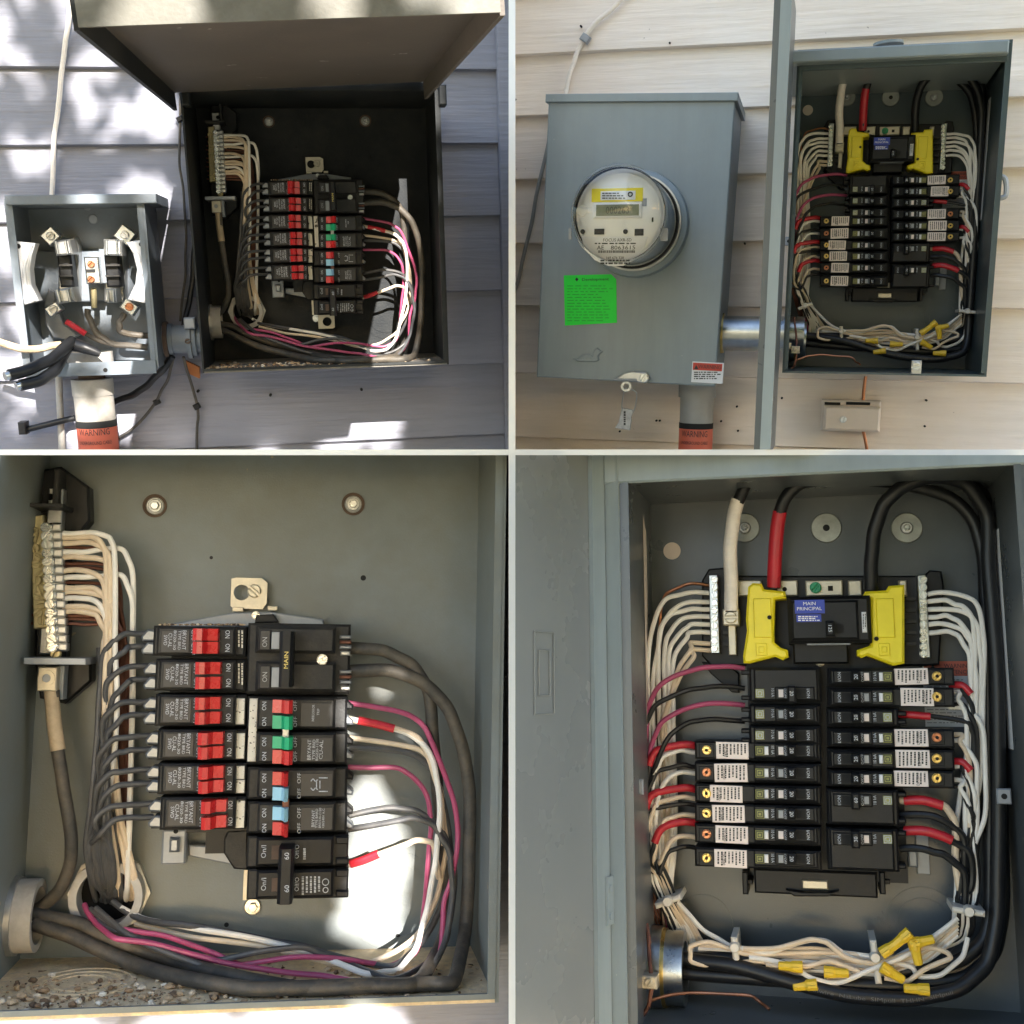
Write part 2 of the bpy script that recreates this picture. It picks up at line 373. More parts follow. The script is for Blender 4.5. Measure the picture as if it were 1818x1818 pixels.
def glass(name):
    m = bpy.data.materials.new(name); m.use_nodes = True; nt = m.node_tree; N = nt.nodes; N.clear()
    t = N.new('ShaderNodeBsdfTransparent'); t.inputs[0].default_value = (.97, .98, .98, 1)
    gl = N.new('ShaderNodeBsdfGlossy'); gl.inputs['Roughness'].default_value = .05
    fr = N.new('ShaderNodeFresnel'); fr.inputs[0].default_value = 1.5
    mx = N.new('ShaderNodeMixShader'); o = N.new('ShaderNodeOutputMaterial')
    nt.links.new(fr.outputs[0], mx.inputs[0]); nt.links.new(t.outputs[0], mx.inputs[1]); nt.links.new(gl.outputs[0], mx.inputs[2]); nt.links.new(mx.outputs[0], o.inputs[0])
    return m
nt_ = m_rock.node_tree; ge_ = nt_.nodes.new('ShaderNodeNewGeometry'); cr_ = nt_.nodes.new('ShaderNodeValToRGB')
for k_, (pos_, c_) in enumerate(((0, (.07, .045, .03)), (.35, (.26, .16, .09)), (.6, (.42, .28, .16)), (.85, (.58, .44, .29)), (1, (.78, .70, .58)))):
    e_ = cr_.color_ramp.elements[k_ and 1] if k_ in (0, 4) else cr_.color_ramp.elements.new(pos_)
    if k_ == 0: e_ = cr_.color_ramp.elements[0]
    if k_ == 4: e_ = cr_.color_ramp.elements[-1]
    e_.color = c_ + (1,)
nt_.links.new(ge_.outputs['Random Per Island'], cr_.inputs[0]); nt_.links.new(cr_.outputs[0], nt_.nodes['Principled BSDF'].inputs['Base Color'])
m_clear = mat('clear_grey_plastic', (.50, .50, .49), .2, var=.3, vs=120)
m_glass = glass('clear_glass')
# ------------------------------------------------------------------ ground, house, partitions, siding
def wpt(px, py, t): return CAM + ray(px, py) * (F * U * t)
def world_mesh(name, vs, fs, m, smooth=False):
    me = bpy.data.meshes.new(name); org = vs[0].copy(); me.from_pydata([(v - org)[:] for v in vs], [], fs)
    bm = bmesh.new(); bm.from_mesh(me); bmesh.ops.recalc_face_normals(bm, faces=bm.faces[:]); bm.to_mesh(me); bm.free()
    if smooth: me.polygons.foreach_set('use_smooth', [True] * len(me.polygons))
    me.materials.append(m); o = bpy.data.objects.new(name, me); o.location = org; COL.objects.link(o); return o
gs = 60
g_ = world_mesh('ground', [Vector((-gs, -gs, 0)), Vector((gs, -gs, 0)), Vector((gs, gs, 0)), Vector((-gs, gs, 0))], [(0, 1, 2, 3)], m_grass); g_['kind'] = 'structure'
HEX = [(0, 3, 2, 1), (4, 5, 6, 7), (0, 1, 5, 4), (1, 2, 6, 5), (2, 3, 7, 6), (3, 0, 4, 7)]
def slab(name, label, x0, y0, x1, y1, tf, tb):
    vs = [wpt(x0, y1, tf), wpt(x1, y1, tf), wpt(x1, y0, tf), wpt(x0, y0, tf), wpt(x0, y1, tb), wpt(x1, y1, tb), wpt(x1, y0, tb), wpt(x0, y0, tb)]
    o = world_mesh(name, vs, HEX, m_white); o['label'] = label; o['category'] = 'partition'
slab('partition_board', 'white upright partition board between the left and right bays', 903, -200, 915, 2018, .86, 1.2)
slab('partition_board', 'white level partition board under the raised lid panel and open meter socket', -200, 798, 902.9, 808, .86, 1.2)
slab('partition_board', 'white level partition board below the round glass meter', 915.1, 798, 2018, 808, .86, 1.2)
wy = 1.55
world_mesh('backing_wall', [Vector((-6, wy, 0)), Vector((6, wy, 0)), Vector((6, wy, 5)), Vector((-6, wy, 5)), Vector((-6, wy + .2, 0)), Vector((6, wy + .2, 0)), Vector((6, wy + .2, 5)), Vector((-6, wy + .2, 5))], HEX, m_side_tr)['kind'] = 'structure'
def siding(bay, label, m, xr, ys, extra=None):
    x0, y0, x1, y1 = bay.rect
    t = T(bay, 'house_wall', label, 'wall', (xr, (y0 + y1) / 2, -20))
    xa = bay.L(x0 - (1100 if x0 < 20 else 40), (y0 + y1) / 2, 0).x; xb = bay.L(x1 + (1100 if x1 > 1800 else 40), (y0 + y1) / 2, 0).x
    Y = [bay.L(xr, y, -3).y for y in ys]
    pitch = (Y[0] - Y[-1]) / (len(Y) - 1)
    if y0 < 20: Y = [Y[0] + pitch * k for k in range(5, 0, -1)] + Y
    else: Y = Y + [Y[-1] - pitch * k for k in range(1, 6)]
    for i in range(len(Y) - 1):
        yt, yb = Y[i], Y[i + 1]; th = 17 + (i * 7 % 3)
        pr = [(yb, -34), (yb, -th + 14 - 17 + 1), (yb + 3, -3), (yt + 6, -17), (yt + 6, -34)]
        n = len(pr); g = G()
        g.add([(xa, a, b) for a, b in pr] + [(xb, a, b) for a, b in pr], [tuple(range(n)), tuple(range(2 * n - 1, n - 1, -1))] + [(k, (k + 1) % n, n + (k + 1) % n, n + k) for k in range(n)])
        t.part('siding_board', g, m, smooth=False, clip=5)
    return t
w_tl = siding(TL, 'pale lap siding wall toned for shade, dappled with sun around the old raised lid panel', m_side_tl, 450, [-270, -138, -8, 123, 258, 391, 528, 663, 793, 925])
w_tr = siding(TR, 'tan lap siding wall behind the grey meter box and new panel', m_side_tr, 1366, [-280, -162, -42, 76, 191, 310, 430, 547, 673, 794, 915])
siding(BL, 'sliver of pale siding past the edge of the close-up old panel', m_side_tl, 450, [680, 940, 1200, 1460, 1720, 1980, 2200])
siding(BR, 'sliver of tan siding between the open grey door and close-up new panel', m_side_tr, 1366, [700, 940, 1180, 1420, 1660, 1900, 2150])
g = G(); a = TL.L(889, 400, 4); b = TL.L(912, 400, 4)
g.box(((a.x + b.x) / 2, 0), b.x - a.x, 1500, -34, 6, 2)
w_tl.part('corner_trim', g, m_side_tl, smooth=False, clip=5)

# ------------------------------------------------------------------ unseen tree added behind the camera, leaf gaps shaped to place the sun spots
def poly_in(x, y, P):
    c = False; n = len(P)
    for i in range(n):
        (xa, ya), (xb, yb) = P[i], P[i - 1]
        if (ya > y) != (yb > y) and x < (xb - xa) * (y - ya) / (yb - ya) + xa: c = not c
    return c
PATCH = [(610, 1190), (715, 1190), (735, 1300), (760, 1330), (765, 1420), (760, 1560), (740, 1640), (760, 1740), (860, 1800), (860, 2200), (-100, 2200), (-100, 1812), (600, 1790), (560, 1740), (610, 1580), (630, 1500), (610, 1400), (595, 1290)]
def sunlit(x, y):  # wall zones picked to get sun; leaves over them are dropped
    if poly_in(x, y, PATCH) or -280 < x < -22 and 1330 < y < 1990: return True
    if 590 < x < 775 and 60 < y < 680: return True
    if -250 < x < 325 and -250 < y < 345 or 780 < x < 905 and -50 < y < 850 or -100 < x < 905 and 640 < y < 800 or -250 < x < 25 and y < 900:
        return noise.noise(Vector((x / 50.0, y / 62.0, 3.1))) + .5 * noise.noise(Vector((x / 22.0, y / 28.0, 9.7))) > .10
    if 25 < x < 290 and 345 < y < 650:
        return noise.noise(Vector((x / 70.0, y / 70.0, 5.3))) > .0
    return False
def make_gobo_tree():
    cen = Vector((0, 1.17, 1.5)) + SDIR * 2.5
    root = bpy.data.objects.new('gobo_tree', None); COL.objects.link(root)
    base = Vector((cen.x + .25, cen.y - .5, 0)); root.location = base
    root['label'] = 'added leafy tree behind the viewer, foliage shaped to dapple the wall with shade'; root['category'] = 'tree'
    e1 = SDIR.cross(Vector((0, 0, 1))).normalized(); e2 = e1.cross(SDIR)
    vs, fs = [], []; rn = random.Random(3)
    n = 0
    while n < 115000:
        a = rn.uniform(0, 6.283); r = math.sqrt(rn.random())
        pos = cen + e1 * (r * 1.27 * math.cos(a)) + e2 * (r * 1.17 * math.sin(a)) + SDIR * rn.uniform(-.22, .5)
        t = (pos.y - 1.17) / SDIR.y; hit = pos - SDIR * t
        px = C0 + (hit.x) / 1.17 * F; py = C0 - (hit.z - 1.5) / 1.17 * F
        n += 1
        h2 = hit + SDIR * ((hit.y - .88) / -SDIR.y); p2 = C0 + h2.x / .88 * F
        if p2 < 895 and (sunlit(px, py) or any(sunlit(px + a_, py + b_) for a_, b_ in ((15, 0), (-15, 0), (0, 15), (0, -15)))): continue
        s = rn.uniform(.011, .019); d = Vector((rn.gauss(0, 1), rn.gauss(0, 1), rn.gauss(0, 1))).normalized()
        nn = (SDIR * .8 + Vector((rn.gauss(0, .5), rn.gauss(0, .5), rn.gauss(0, .5)))).normalized()
        u = d.cross(nn).normalized(); v = nn.cross(u)
        b = len(vs); vs += [pos - u * s * 1.5, pos - v * s * .75 + nn * s * .2, pos + u * s * 1.5, pos + v * s * .75 + nn * s * .2]; fs.append((b, b + 1, b + 2, b + 3))
    me = bpy.data.meshes.new('crown'); me.from_pydata([(v - base)[:] for v in vs], [], fs); me.materials.append(m_leaf)
    o = bpy.data.objects.new('crown', me); COL.objects.link(o); o.parent = root; o['kind'] = 'stuff'
    g = G(); top = cen + SDIR * .75
    loc = lambda w: (w - base) / U
    g.tube([loc(base), loc(base + Vector((0, .02, .7))), loc(base + Vector((-.05, -.05, 1.4))), loc(Vector((top.x, top.y, 2.0))), loc(top)], [.10 / U, .085 / U, .07 / U, .05 / U, .03 / U], 12, 8)
    for k in range(7):
        a = k * .9; e = cen + SDIR * .62 + e1 * (.95 * math.cos(a)) + e2 * (.9 * math.sin(a))
        s0 = Vector((top.x, top.y, 1.9)).lerp(top, k / 7)
        g.tube([loc(s0), loc(s0.lerp(e, .5) + SDIR * .15), loc(e)], [.03 / U, .018 / U, .006 / U], 7, 6)
    me = bpy.data.meshes.new('trunk'); me.from_pydata([(v * U)[:] for v in g.v], [], g.f); me.materials.append(m_bark)
    me.polygons.foreach_set('use_smooth', [True] * len(me.polygons))
    o = bpy.data.objects.new('trunk', me); COL.objects.link(o); o.parent = root
make_gobo_tree()
# ------------------------------------------------------------------ the old breaker panel (built in the close-up bay, and again under its raised lid)
PH = 1.618; ICO_V = [tuple(c / 1.9 for c in v) for v in ((-1, PH, 0), (1, PH, 0), (-1, -PH, 0), (1, -PH, 0), (0, -1, PH), (0, 1, PH), (0, -1, -PH), (0, 1, -PH), (PH, 0, -1), (PH, 0, 1), (-PH, 0, -1), (-PH, 0, 1))]
ICO_F = [(0, 11, 5), (0, 5, 1), (0, 1, 7), (0, 7, 10), (0, 10, 11), (1, 5, 9), (5, 11, 4), (11, 10, 2), (10, 7, 6), (7, 1, 8), (3, 9, 4), (3, 4, 2), (3, 2, 6), (3, 6, 8), (3, 8, 9), (4, 9, 5), (2, 4, 11), (6, 2, 10), (8, 6, 7), (9, 8, 1)]
def old_panel(p, big):
    sfx = 'in close-up old panel' if big else 'under the raised lid'
    clip = 0 if big else None
    DZ = 300; pm = m_old if big else m_old_shade; fm = m_dust if big else m_dust_shade; zz = p.zs
    E = T(p, 'breaker_enclosure', 'large grey open steel breaker box with dusty gravelly floor' if big else 'steel breaker box, lid shade in its colour, with its big lid raised', 'electrical box', (470, 1690, 0))
    xl, xr = p.L(60 if big else 45, 1300, 0).x, p.L(842 if big else 862, 1300, 0).x; yb, yt = p.L(470, 1690 if big else 1750, 0).y, p.L(470, 775 if big else 850, 0).y
    cx, cy = (xl + xr) / 2, (yb + yt) / 2; w, h = xr - xl, yt - yb; t = 6 * p.s; d = DZ * zz
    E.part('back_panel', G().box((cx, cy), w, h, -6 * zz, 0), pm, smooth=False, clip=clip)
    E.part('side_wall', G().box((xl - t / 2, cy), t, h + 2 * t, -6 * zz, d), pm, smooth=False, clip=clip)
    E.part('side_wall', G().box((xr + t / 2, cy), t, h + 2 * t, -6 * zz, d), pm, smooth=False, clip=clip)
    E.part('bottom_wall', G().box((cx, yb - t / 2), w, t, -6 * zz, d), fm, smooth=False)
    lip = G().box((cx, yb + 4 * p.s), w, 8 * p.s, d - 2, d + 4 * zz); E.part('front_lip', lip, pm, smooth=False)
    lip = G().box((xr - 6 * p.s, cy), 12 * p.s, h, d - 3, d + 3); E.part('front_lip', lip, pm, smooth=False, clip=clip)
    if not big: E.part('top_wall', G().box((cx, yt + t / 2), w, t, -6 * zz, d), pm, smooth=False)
    # knockout rings pressed in the floor, back and side
    Mf = Matrix.Rotation(rad(-90), 4, 'X')
    c = Vector((p.L(150, 1740, 130).x, yb, 150 * zz))
    for r0, r1 in ((40, 46), (58, 64), (76, 82)): E.part('knockout', G().ring(c, r0 * p.s, r1 * p.s, -.5, 2.2 * p.s, 36, Mf), fm)
    for x, y, r in ((700, 1600, 62), (700, 1600, 84)):
        c = p.L(x, y, 0); E.part('knockout', G().ring((c.x, c.y, 0), r * p.s, r * p.s + 2.5 * p.s, -.5, 1.6 * p.s, 40), pm)
    for x, y, r in ((645, 1026, 5), (402, 1642, 4), (706, 1662, 4), (375, 990, 3)): E.part('drilled_hole', FT(G().pc(p, x, y, r, -2, .8)), m_hole)
    # mounting bolts
    for x, y in ((275, 898), (627, 895)):
        b = E.part('bolt_recess', G().ring(p.L(x, y, 0), 15 * p.s, 21 * p.s, -1, 3 * zz), m_rust)
        g = G().pc(p, x, y, 16, 0, 5, 20, 2); g.pc(p, x, y, 12.5, 5, 8, 20, 1.5); E.part('washer', g, m_alu, b)
        g = G().lathe(p.L(x, y, 8) * 1.0, [(8 * p.s, 0), (8 * p.s, 5 * zz), (6.5 * p.s, 7 * zz)], 6); E.part('bolt_head', g, m_zinc, b)
    g = G().pc(p, 448, 1610, 15, 0, 5, 20, 2); b = E.part('washer', g, m_zinc)
    E.part('bolt_head', G().lathe(p.L(449, 1610, 5), [(8.5 * p.s, 0), (8.5 * p.s, 6 * zz), (7 * p.s, 9 * zz)], 6), m_zinc, b)
    # breaker mounting base
    B = T(p, 'breaker_mounting_base', 'keyhole bracket and black base behind the breakers ' + sfx, 'breaker base', (440, 1300, 0))
    k = G(); c = p.L(429, 1052, 22); c2 = p.L(450, 1049, 22); n = 20
    x0, x1, y0, y1 = p.L(410, 1053, 22).x, p.L(474, 1053, 22).x, p.L(440, 1081, 22).y, p.L(440, 1026, 22).y
    # plate around a round hole: quads between a square outline and the hole
    def holed(g, cx_, cy_, r, X0, X1, Y0, Y1, za, zb, n=24):
        inn, out = [], []
        for i in range(n):
            a = 2 * math.pi * (i + .5) / n; dx, dy = math.cos(a), math.sin(a)
            tt = min(((X1 - cx_) / dx if dx > 0 else (X0 - cx_) / dx), ((Y1 - cy_) / dy if dy > 0 else (Y0 - cy_) / dy))
            inn.append((cx_ + dx * r, cy_ + dy * r)); out.append((cx_ + dx * tt, cy_ + dy * tt))
        vs = [(x, y, zb) for x, y in out] + [(x, y, zb) for x, y in inn] + [(x, y, za) for x, y in out] + [(x, y, za) for x, y in inn]
        fs = []
        for i in range(n):
            j = (i + 1) % n; fs += [(i, j, n + j, n + i), (2 * n + j, 2 * n + i, 3 * n + i, 3 * n + j), (i, 2 * n + i, 2 * n + j, j), (n + j, 3 * n + j, 3 * n + i, n + i)]
        return g.add(vs, fs)
    holed(k, c.x, c.y, 14 * p.s, x0, x1, y0, y1, 16 * zz, 22 * zz); br = B.part('keyhole_bracket', k, m_steel, smooth=False)
    B.part('slotted_screw', G().screw(p, 451, 1049, 12.5, 21, -40, 7), m_steel, br)
    if not big:
        k = G(); c = p.L(500, 1622, 22); x0, x1, y0, y1 = p.L(455, 1620, 22).x, p.L(515, 1620, 22).x, p.L(480, 1648, 22).y, p.L(480, 1598, 22).y
        holed(k, c.x - 6, c.y, 8, x0, x1, y0, y1, 16 * zz, 22 * zz); B.part('keyhole_bracket', k, m_steel, smooth=False)
    B.part('foot', G().pb(p, 412, 1078, 432, 1086, 10, 26, 1), m_steel); B.part('foot', G().pb(p, 475, 1076, 492, 1084, 10, 26, 1), m_steel)
    B.part('base_plate', G().pp(p, [(300, 1108), (412, 1088), (480, 1086), (575, 1100), (575, 1112), (300, 1114)], 6, 30, 2), m_grey)
    B.part('base_block', G().pb(p, 300, 1112, 600, 1475, 4, 60), m_black, smooth=False)
    B.part('rubber_clip', G().pp(p, [(455, 1092), (485, 1090), (496, 1105), (452, 1106)], 28, 50, 2), m_black)
    B.part('slotted_screw', G().screw(p, 453, 1092, 7, 40, 10, 8), m_zinc)
    B.part('rail', G().pp(p, [(335, 1500), (410, 1506), (410, 1535), (335, 1520)], 10, 34, 2), m_grey)
    B.part('rail', G().pb(p, 365, 1470, 440, 1515, 14, 40), m_black)
    tab = B.part('latch_tab', G().pb(p, 287, 1473, 330, 1535, 30, 62, 3), m_grey)
    B.part('latch_hook', G().pb(p, 300, 1488, 318, 1514, 60, 76, 4), m_clip, tab); B.part('rivet', G().pc(p, 312, 1475 + 1, 4, 60, 64), m_hole, tab)
    B.part('cam_plate', G().pp(p, [(404, 1475), (440, 1473), (440, 1545), (415, 1543), (397, 1515), (397, 1490)], 40, 62, 3), m_blackd)
    B.part('paper_edge', G().pb(p, 432, 1545, 441, 1598, 40, 50), m_steel, smooth=False)
    # left column: six twin breakers with red toggles
    rows = [(1111, 1166), (1170, 1228), (1232, 1290), (1294, 1351), (1354, 1411), (1414, 1474)]
    for i, (ya, yz) in enumerate(rows):
        dx = i * 2.2 + [0, 1.5, -1, .8, -.6, 1.2][i]; ym = (ya + yz) / 2; H = yz - ya
        t_ = T(p, 'circuit_breaker', 'twin breaker with red toggles, %s down left column, %s' % (ORD[i], sfx), 'circuit breaker', (355, ym, 60), 'red toggle twin breakers')
        bo = t_.part('body', G().pb(p, 272 + dx, ya + 1, 437, yz - 1, 55, 132, 4), m_blackd)
        fa = t_.part('face', G().pb(p, 278 + dx, ya + 2, 418, yz - 2.5, 130, 150, 4), m_blackd)
        t_.part('label_plate', G().pb(p, 286 + dx, ya + 9, 336 + dx, yz - 8, 149, 151.2, .4), m_label_bk, fa, smooth=False)
        for k2, (a, b) in enumerate(((ya + 5, ya + 26), (yz - 27, yz - 6))):
            x0 = 347 + dx * 1.2
            t_.part('toggle', G().prof(p, [(x0, 148), (x0 - 4, 170), (x0 - 1, 188), (x0 + 6, 192), (x0 + 15, 188), (x0 + 23, 170), (x0 + 40, 166), (x0 + 42, 148)], a, b, 160), m_red, smooth=False)
            t_.part('terminal_clip', G().pp(p, [(250 + dx, (a + b) / 2 + 4), (262 + dx, a + 1), (276 + dx, a + 3), (276 + dx, b + 2), (252 + dx, b + 1)], 70, 108 + 10 * k2, 3), m_clip)
            t_.part('terminal_tongue', G().pb(p, 256 + dx, b - 3, 276 + dx, b + 3, 60, 100, 1), m_blackd)
        g = G()
        for k2, (tx, hh) in enumerate((('BRYANT', 6.2), ('TYPE BRD', 4.4), ('8020-30', 4.4), ('CU-AL', 6), ('SWD', 5.6))):
            g.text(p, tx, 327 + dx - k2 * 8.3, ym - 2, 151.8, hh, -90, H * (.58 if k2 < 3 else .42 if k2 == 3 else .3))
        for a in (ya + 15, yz - 16):
            g.text(p, 'ON', 404 + dx * .4, a, 150.8, 7.5, -90, 13); g.text(p, 'OFF', 343 + dx * 1.2, a + 2, 150.8, 6, -90, 19)
        t_.part('lettering', FT(g), m_print, smooth=False, kind='stuff')
        if i in (2, 3, 5): t_.part('marker_strip', G().pb(p, 419, ya + 8, 434, yz - 4, 131, 134, 1), m_strip)
        elif i == 4:
            for a in (ya + 6, ya + 31): t_.part('marker_strip', G().pb(p, 419, a, 434, a + 23, 131, 134, 1), m_strip)
        else: t_.part('worn_number', FT(G().dashes(p, 421, ya + 8, 433, yz - 6, 133.0, 2, True, seed=i)), m_strip, smooth=False)
    # main breaker
    t_ = T(p, 'main_breaker', 'wide black main breaker with tall tie handle ' + sfx, 'circuit breaker', (530, 1168, 60))
    t_.part('body', G().pb(p, 439, 1107, 622, 1232, 50, 128, 4), m_blackd)
    for a, b in ((1112, 1160), (1175, 1228)):
        fa = t_.part('raised_face', G().pb(p, 454, a, 596, b, 126, 150, 5), m_blackd)
        t_.part('on_plate', G().pb(p, 460, a + 6, 481, b - 5, 149, 153, 2), m_label_bk, fa); t_.part('toggle_slot', G().pb(p, 482, a + 10, 496, b - 8, 148.5, 151, .5), m_grey, fa)
    for a in (1140, 1202):
        for k2 in range(3): t_.part('terminal_post', G().pb(p, 603, a - 12 + k2 * 9, 624, a - 6 + k2 * 9, 90, 132, 2), m_copperd if k2 == 1 else m_clip)
        t_.part('terminal_clip', G().pb(p, 604, a + 16, 622, a + 24, 90, 134, 2), m_alu)
    ha = t_.part('tie_handle', G().prof(p, [(495, 150), (497, 196), (502, 200), (515, 200), (520, 194), (522, 150)], 1121, 1219, 180), m_black, smooth=False)
    t_.part('screw', G().screw(p, 572, 1171, 9, 146, 30, 7), m_zinc)
    g = FT(G().text(p, 'MAIN', 508, 1172, 200.6, 6.5, 90, 27)); t_.part('handle_lettering', g, m_gold, ha, smooth=False, kind='stuff')
    g = G()
    for a in (1140, 1202): g.text(p, 'ON', 470, a, 153.6, 8, 90, 16)
    t_.part('lettering', FT(g), m_grey, smooth=False, kind='stuff')
    # right column: two four-toggle breakers
    def quad(ya, yz, cols, tx, nm, strip, lettering):
        t_ = T(p, 'circuit_breaker', nm + ' ' + sfx, 'circuit breaker', (530, (ya + yz) / 2, 60))
        ym = (ya + yz) / 2
        for a, b in ((ya, ym - 1), (ym + 1, yz)):
            t_.part('body', G().pb(p, 439, a + 1, 617, b - 1, 55, 130, 4), m_blackd)
            t_.part('face', G().pb(p, 457, a + 3, 596, b - 3, 128, 150, 4), m_blackd)
            t_.part('label_plate', G().pb(p, 534, a + 12, 590, b - 6, 149, 151.2, .4), m_label_bk, smooth=False)
            for k2 in (0, 1): t_.part('terminal_clip', G().pp(p, [(598, a + 6 + 27 * k2), (614, a + 4 + 27 * k2), (628, a + 16 + 27 * k2), (626, a + 24 + 27 * k2), (598, a + 22 + 27 * k2)], 70, 110, 3), m_clip if k2 else m_blackd)
        for (c, a, b) in cols:
            t_.part('toggle', G().prof(p, [(484, 148), (484, 164), (500, 168), (506, 186), (tx - 6, 191), (tx, 184), (tx, 148)], a, b, 160), c, smooth=False)
        if strip: t_.part('marker_strip', G().pb(p, 441, ya + 4, 456, yz - 6, 129, 133, 1.5), m_strip)
        t_.part('handle_tie', G().pb(p, 501, cols[1][2] - 2, 513, cols[2][1] + 2, 158, 168, 1), m_alu if strip else m_copperd)
        g = G()
        for (c, a, b) in cols: g.text(p, 'ON', 469, (a + b) / 2, 150.8, 7, 90, 14); g.text(p, 'OFF', 524 if strip else 531, (a + b) / 2, 150.8, 6, 90, 17)
        for x, y, s_, hh, ww in lettering: g.text(p, s_, x, y, 151.9, hh, 90, ww)
        t_.part('lettering', FT(g), m_print, smooth=False, kind='stuff')
        return t_
    quad(1236, 1358, [(m_red, 1242, 1265), (m_green, 1270, 1293), (m_green, 1307, 1328), (m_red, 1331, 1355)], 520, 'black breaker with two red and two green toggles', True,
         [(549, 1331, 'BRYANT', 6, 33), (557, 1331, 'TYPE BRD', 4.5, 33), (563, 1331, 'BG230-1130', 4, 35), (570, 1331, 'CU-AL', 6, 31), (556, 1266, 'INDECORROR', 4, 27), (565, 1264, 'TRIP', 4, 11)])
    q = quad(1361, 1480, [(m_red, 1370, 1393), (m_blue, 1397, 1420), (m_blue, 1432, 1455), (m_red, 1459, 1482)], 512, 'black breaker with two red and two pale blue toggles', False,
         [(556, 1453, 'BRYANT', 5, 27), (562, 1453, 'TYPE BARD', 4, 31), (568, 1452, 'BRD230-C120', 3.6, 32), (574, 1452, '120/240V A.C.', 3.6, 32)])
    g = G()
    for y0 in (1381, 1405):
        sg = 1 if y0 < 1390 else -1
        g.pt(p, [(582, y0, 151.6), (566, y0, 151.6)], .9, 6); g.pt(p, [(564, y0 + 3 * sg, 151.6), (560, y0 + 6 * sg, 151.6), (556, y0 + 2 * sg, 151.6), (552, y0 + 6 * sg, 151.6)], .9, 6)
    for x0 in (562, 568): g.pt(p, [(x0, 1386, 151.6), (x0, 1400, 151.6)], .9, 6)
    q.part('circuit_symbol', g, m_print)
    # 60 amp two-pole
    t_ = T(p, 'circuit_breaker', 'black two-pole breaker marked 60 at the bottom ' + sfx, 'circuit breaker', (530, 1540, 60))
    for a, b in ((1483, 1540), (1541, 1597)):
        t_.part('body', G().pb(p, 439, a + 1, 619, b - 1, 50, 132, 3), m_blackd); fa = t_.part('face', G().pb(p, 455, a + 4, 592, b - 3, 130, 152, 4), m_black)
        t_.part('toggle_slot', G().pb(p, 482, a + 18, 496, b - 14, 151, 153, .5), m_rust, fa)
        for k2 in (0, 1): t_.part('terminal_fin', G().pb(p, 596, a + 3 + 38 * k2, 619, a + 16 + 36 * k2, 120, 142, 2), m_black)
    t_.part('tie_handle', G().prof(p, [(496, 150), (494, 198), (500, 206), (516, 206), (521, 198), (522, 150)], 1503, 1600, 180), m_black, smooth=False)
    g = G()
    for a in (1512, 1570): g.text(p, 'On/I', 468, a, 152.8, 8, 90, 20); g.text(p, '60', 509, a + 8, 206.6, 7.5, 90, 11); g.text(p, 'Off/O', 527, a, 152.8, 7, 90, 22)
    g.dashes(p, 538, 1506, 543, 1526, 152.8, 1, True, 1.2, .9); g.dashes(p, 534, 1556, 570, 1590, 152.8, 5, True, 1.0, .5, 4)
    c = p.L(578, 1566, 152.6); g.ring(c, 4.5 * p.s, 5.7 * p.s, 0, .4); c = p.L(578, 1580, 152.6); g.ring(c, 3.5 * p.s, 4.7 * p.s, 0, .4)
    t_.part('lettering', FT(g), m_print, smooth=False, kind='stuff')
    # neutral bar with its black carrier, screws and lug
    t_ = T(p, 'neutral_bar', 'neutral bar of shiny screws on black carrier ' + sfx, 'neutral bar', (90, 1100, 0))
    t_.part('carrier', G().pp(p, [(62, 836), (108, 828), (158, 864), (160, 925), (130, 960), (116, 1170), (162, 1172), (162, 1210), (116, 1250), (70, 1240), (62, 1180)], 4, 40, 4), m_black)
    sh = t_.part('shelf', G().pb(p, 42, 893, 112, 900, 30, 118, 1), m_blackd); t_.part('shelf', G().pb(p, 42, 1168, 152, 1180, 30, 128, 1), m_grey)
    t_.part('upright', G().pb(p, 78, 866, 104, 1160, 36, 66, 2), m_alu); t_.part('upright', G().pb(p, 94, 832, 104, 895, 36, 90, 2), m_blackd)
    t_.part('lug_hole', FT(G().pc(p, 89, 882, 6, 60, 67)), m_hole)
    t_.part('brass_bar', G().pp(p, [(53, 916), (76, 914), (86, 1115), (59, 1117)], 50, 76, 2), m_brassd)
    for i in range(12):
        y = 944 + i * 14.4; x = 63 + i * .8 + (3 if i % 2 else -3); t_.part('bar_screw', G().screw(p, x, y, 8.2, 76, 40 + i * 37, 7), m_brassd)
    for i in range(15):
        y = 936 + i * 15.2; x = 78 + i * .8
        a = p.L(x, y, 96); b = p.L(x + 30, y, 96); lg = t_.part('lug', G().tube([a, b], 7.8 * p.s, 12), m_zinc)
        t_.part('lug_screw', G().screw(p, x + 2, y, 8.6, 100, i * 53, 9), m_zinc, lg); t_.part('lug_collar', G().pb(p, x + 14, y - 6.5, x + 30, y + 6.5, 88, 106, 2), m_alu, lg)
    t_.part('bottom_screw', G().screw(p, 98, 1160, 9, 90, 70, 8), m_brassd)
    lu = t_.part('main_lug', G().pb(p, 66, 1184, 101, 1227, 60, 104, 2), m_steel); t_.part('lug_bore', G().ring(p.L(83, 1204, 104), 7 * p.s, 13 * p.s, -2, 3), m_steel, lu); t_.part('set_screw', FT(G().pc(p, 83, 1204, 7, 100, 104.8)), m_grey, lu)
    t_.part('side_tab', G().pb(p, 103, 1182, 113, 1242, 50, 80, 1), m_grey)
    # wires
    def lift(pts, r):      # keep runs of cable on the floor instead of in it
        out = []
        for x, y, z in pts:
            while p.L(x, y, z).y < yb + (r + 3) * p.s and z < DZ - 40: z += 5
            while p.L(x, y, z).y < yb + (r + 1) * p.s: y -= 3
            while p.L(x, y, z).x > xr - (r + 2) * p.s: x -= 2
            out.append((x, y, z))
        return out
    W = lambda nm, lab, pts, r, m, grp=None, cat='wire': one(p, nm, lab + ' ' + sfx, cat, G().pt(p, lift(pts, r), r), m, None, grp)
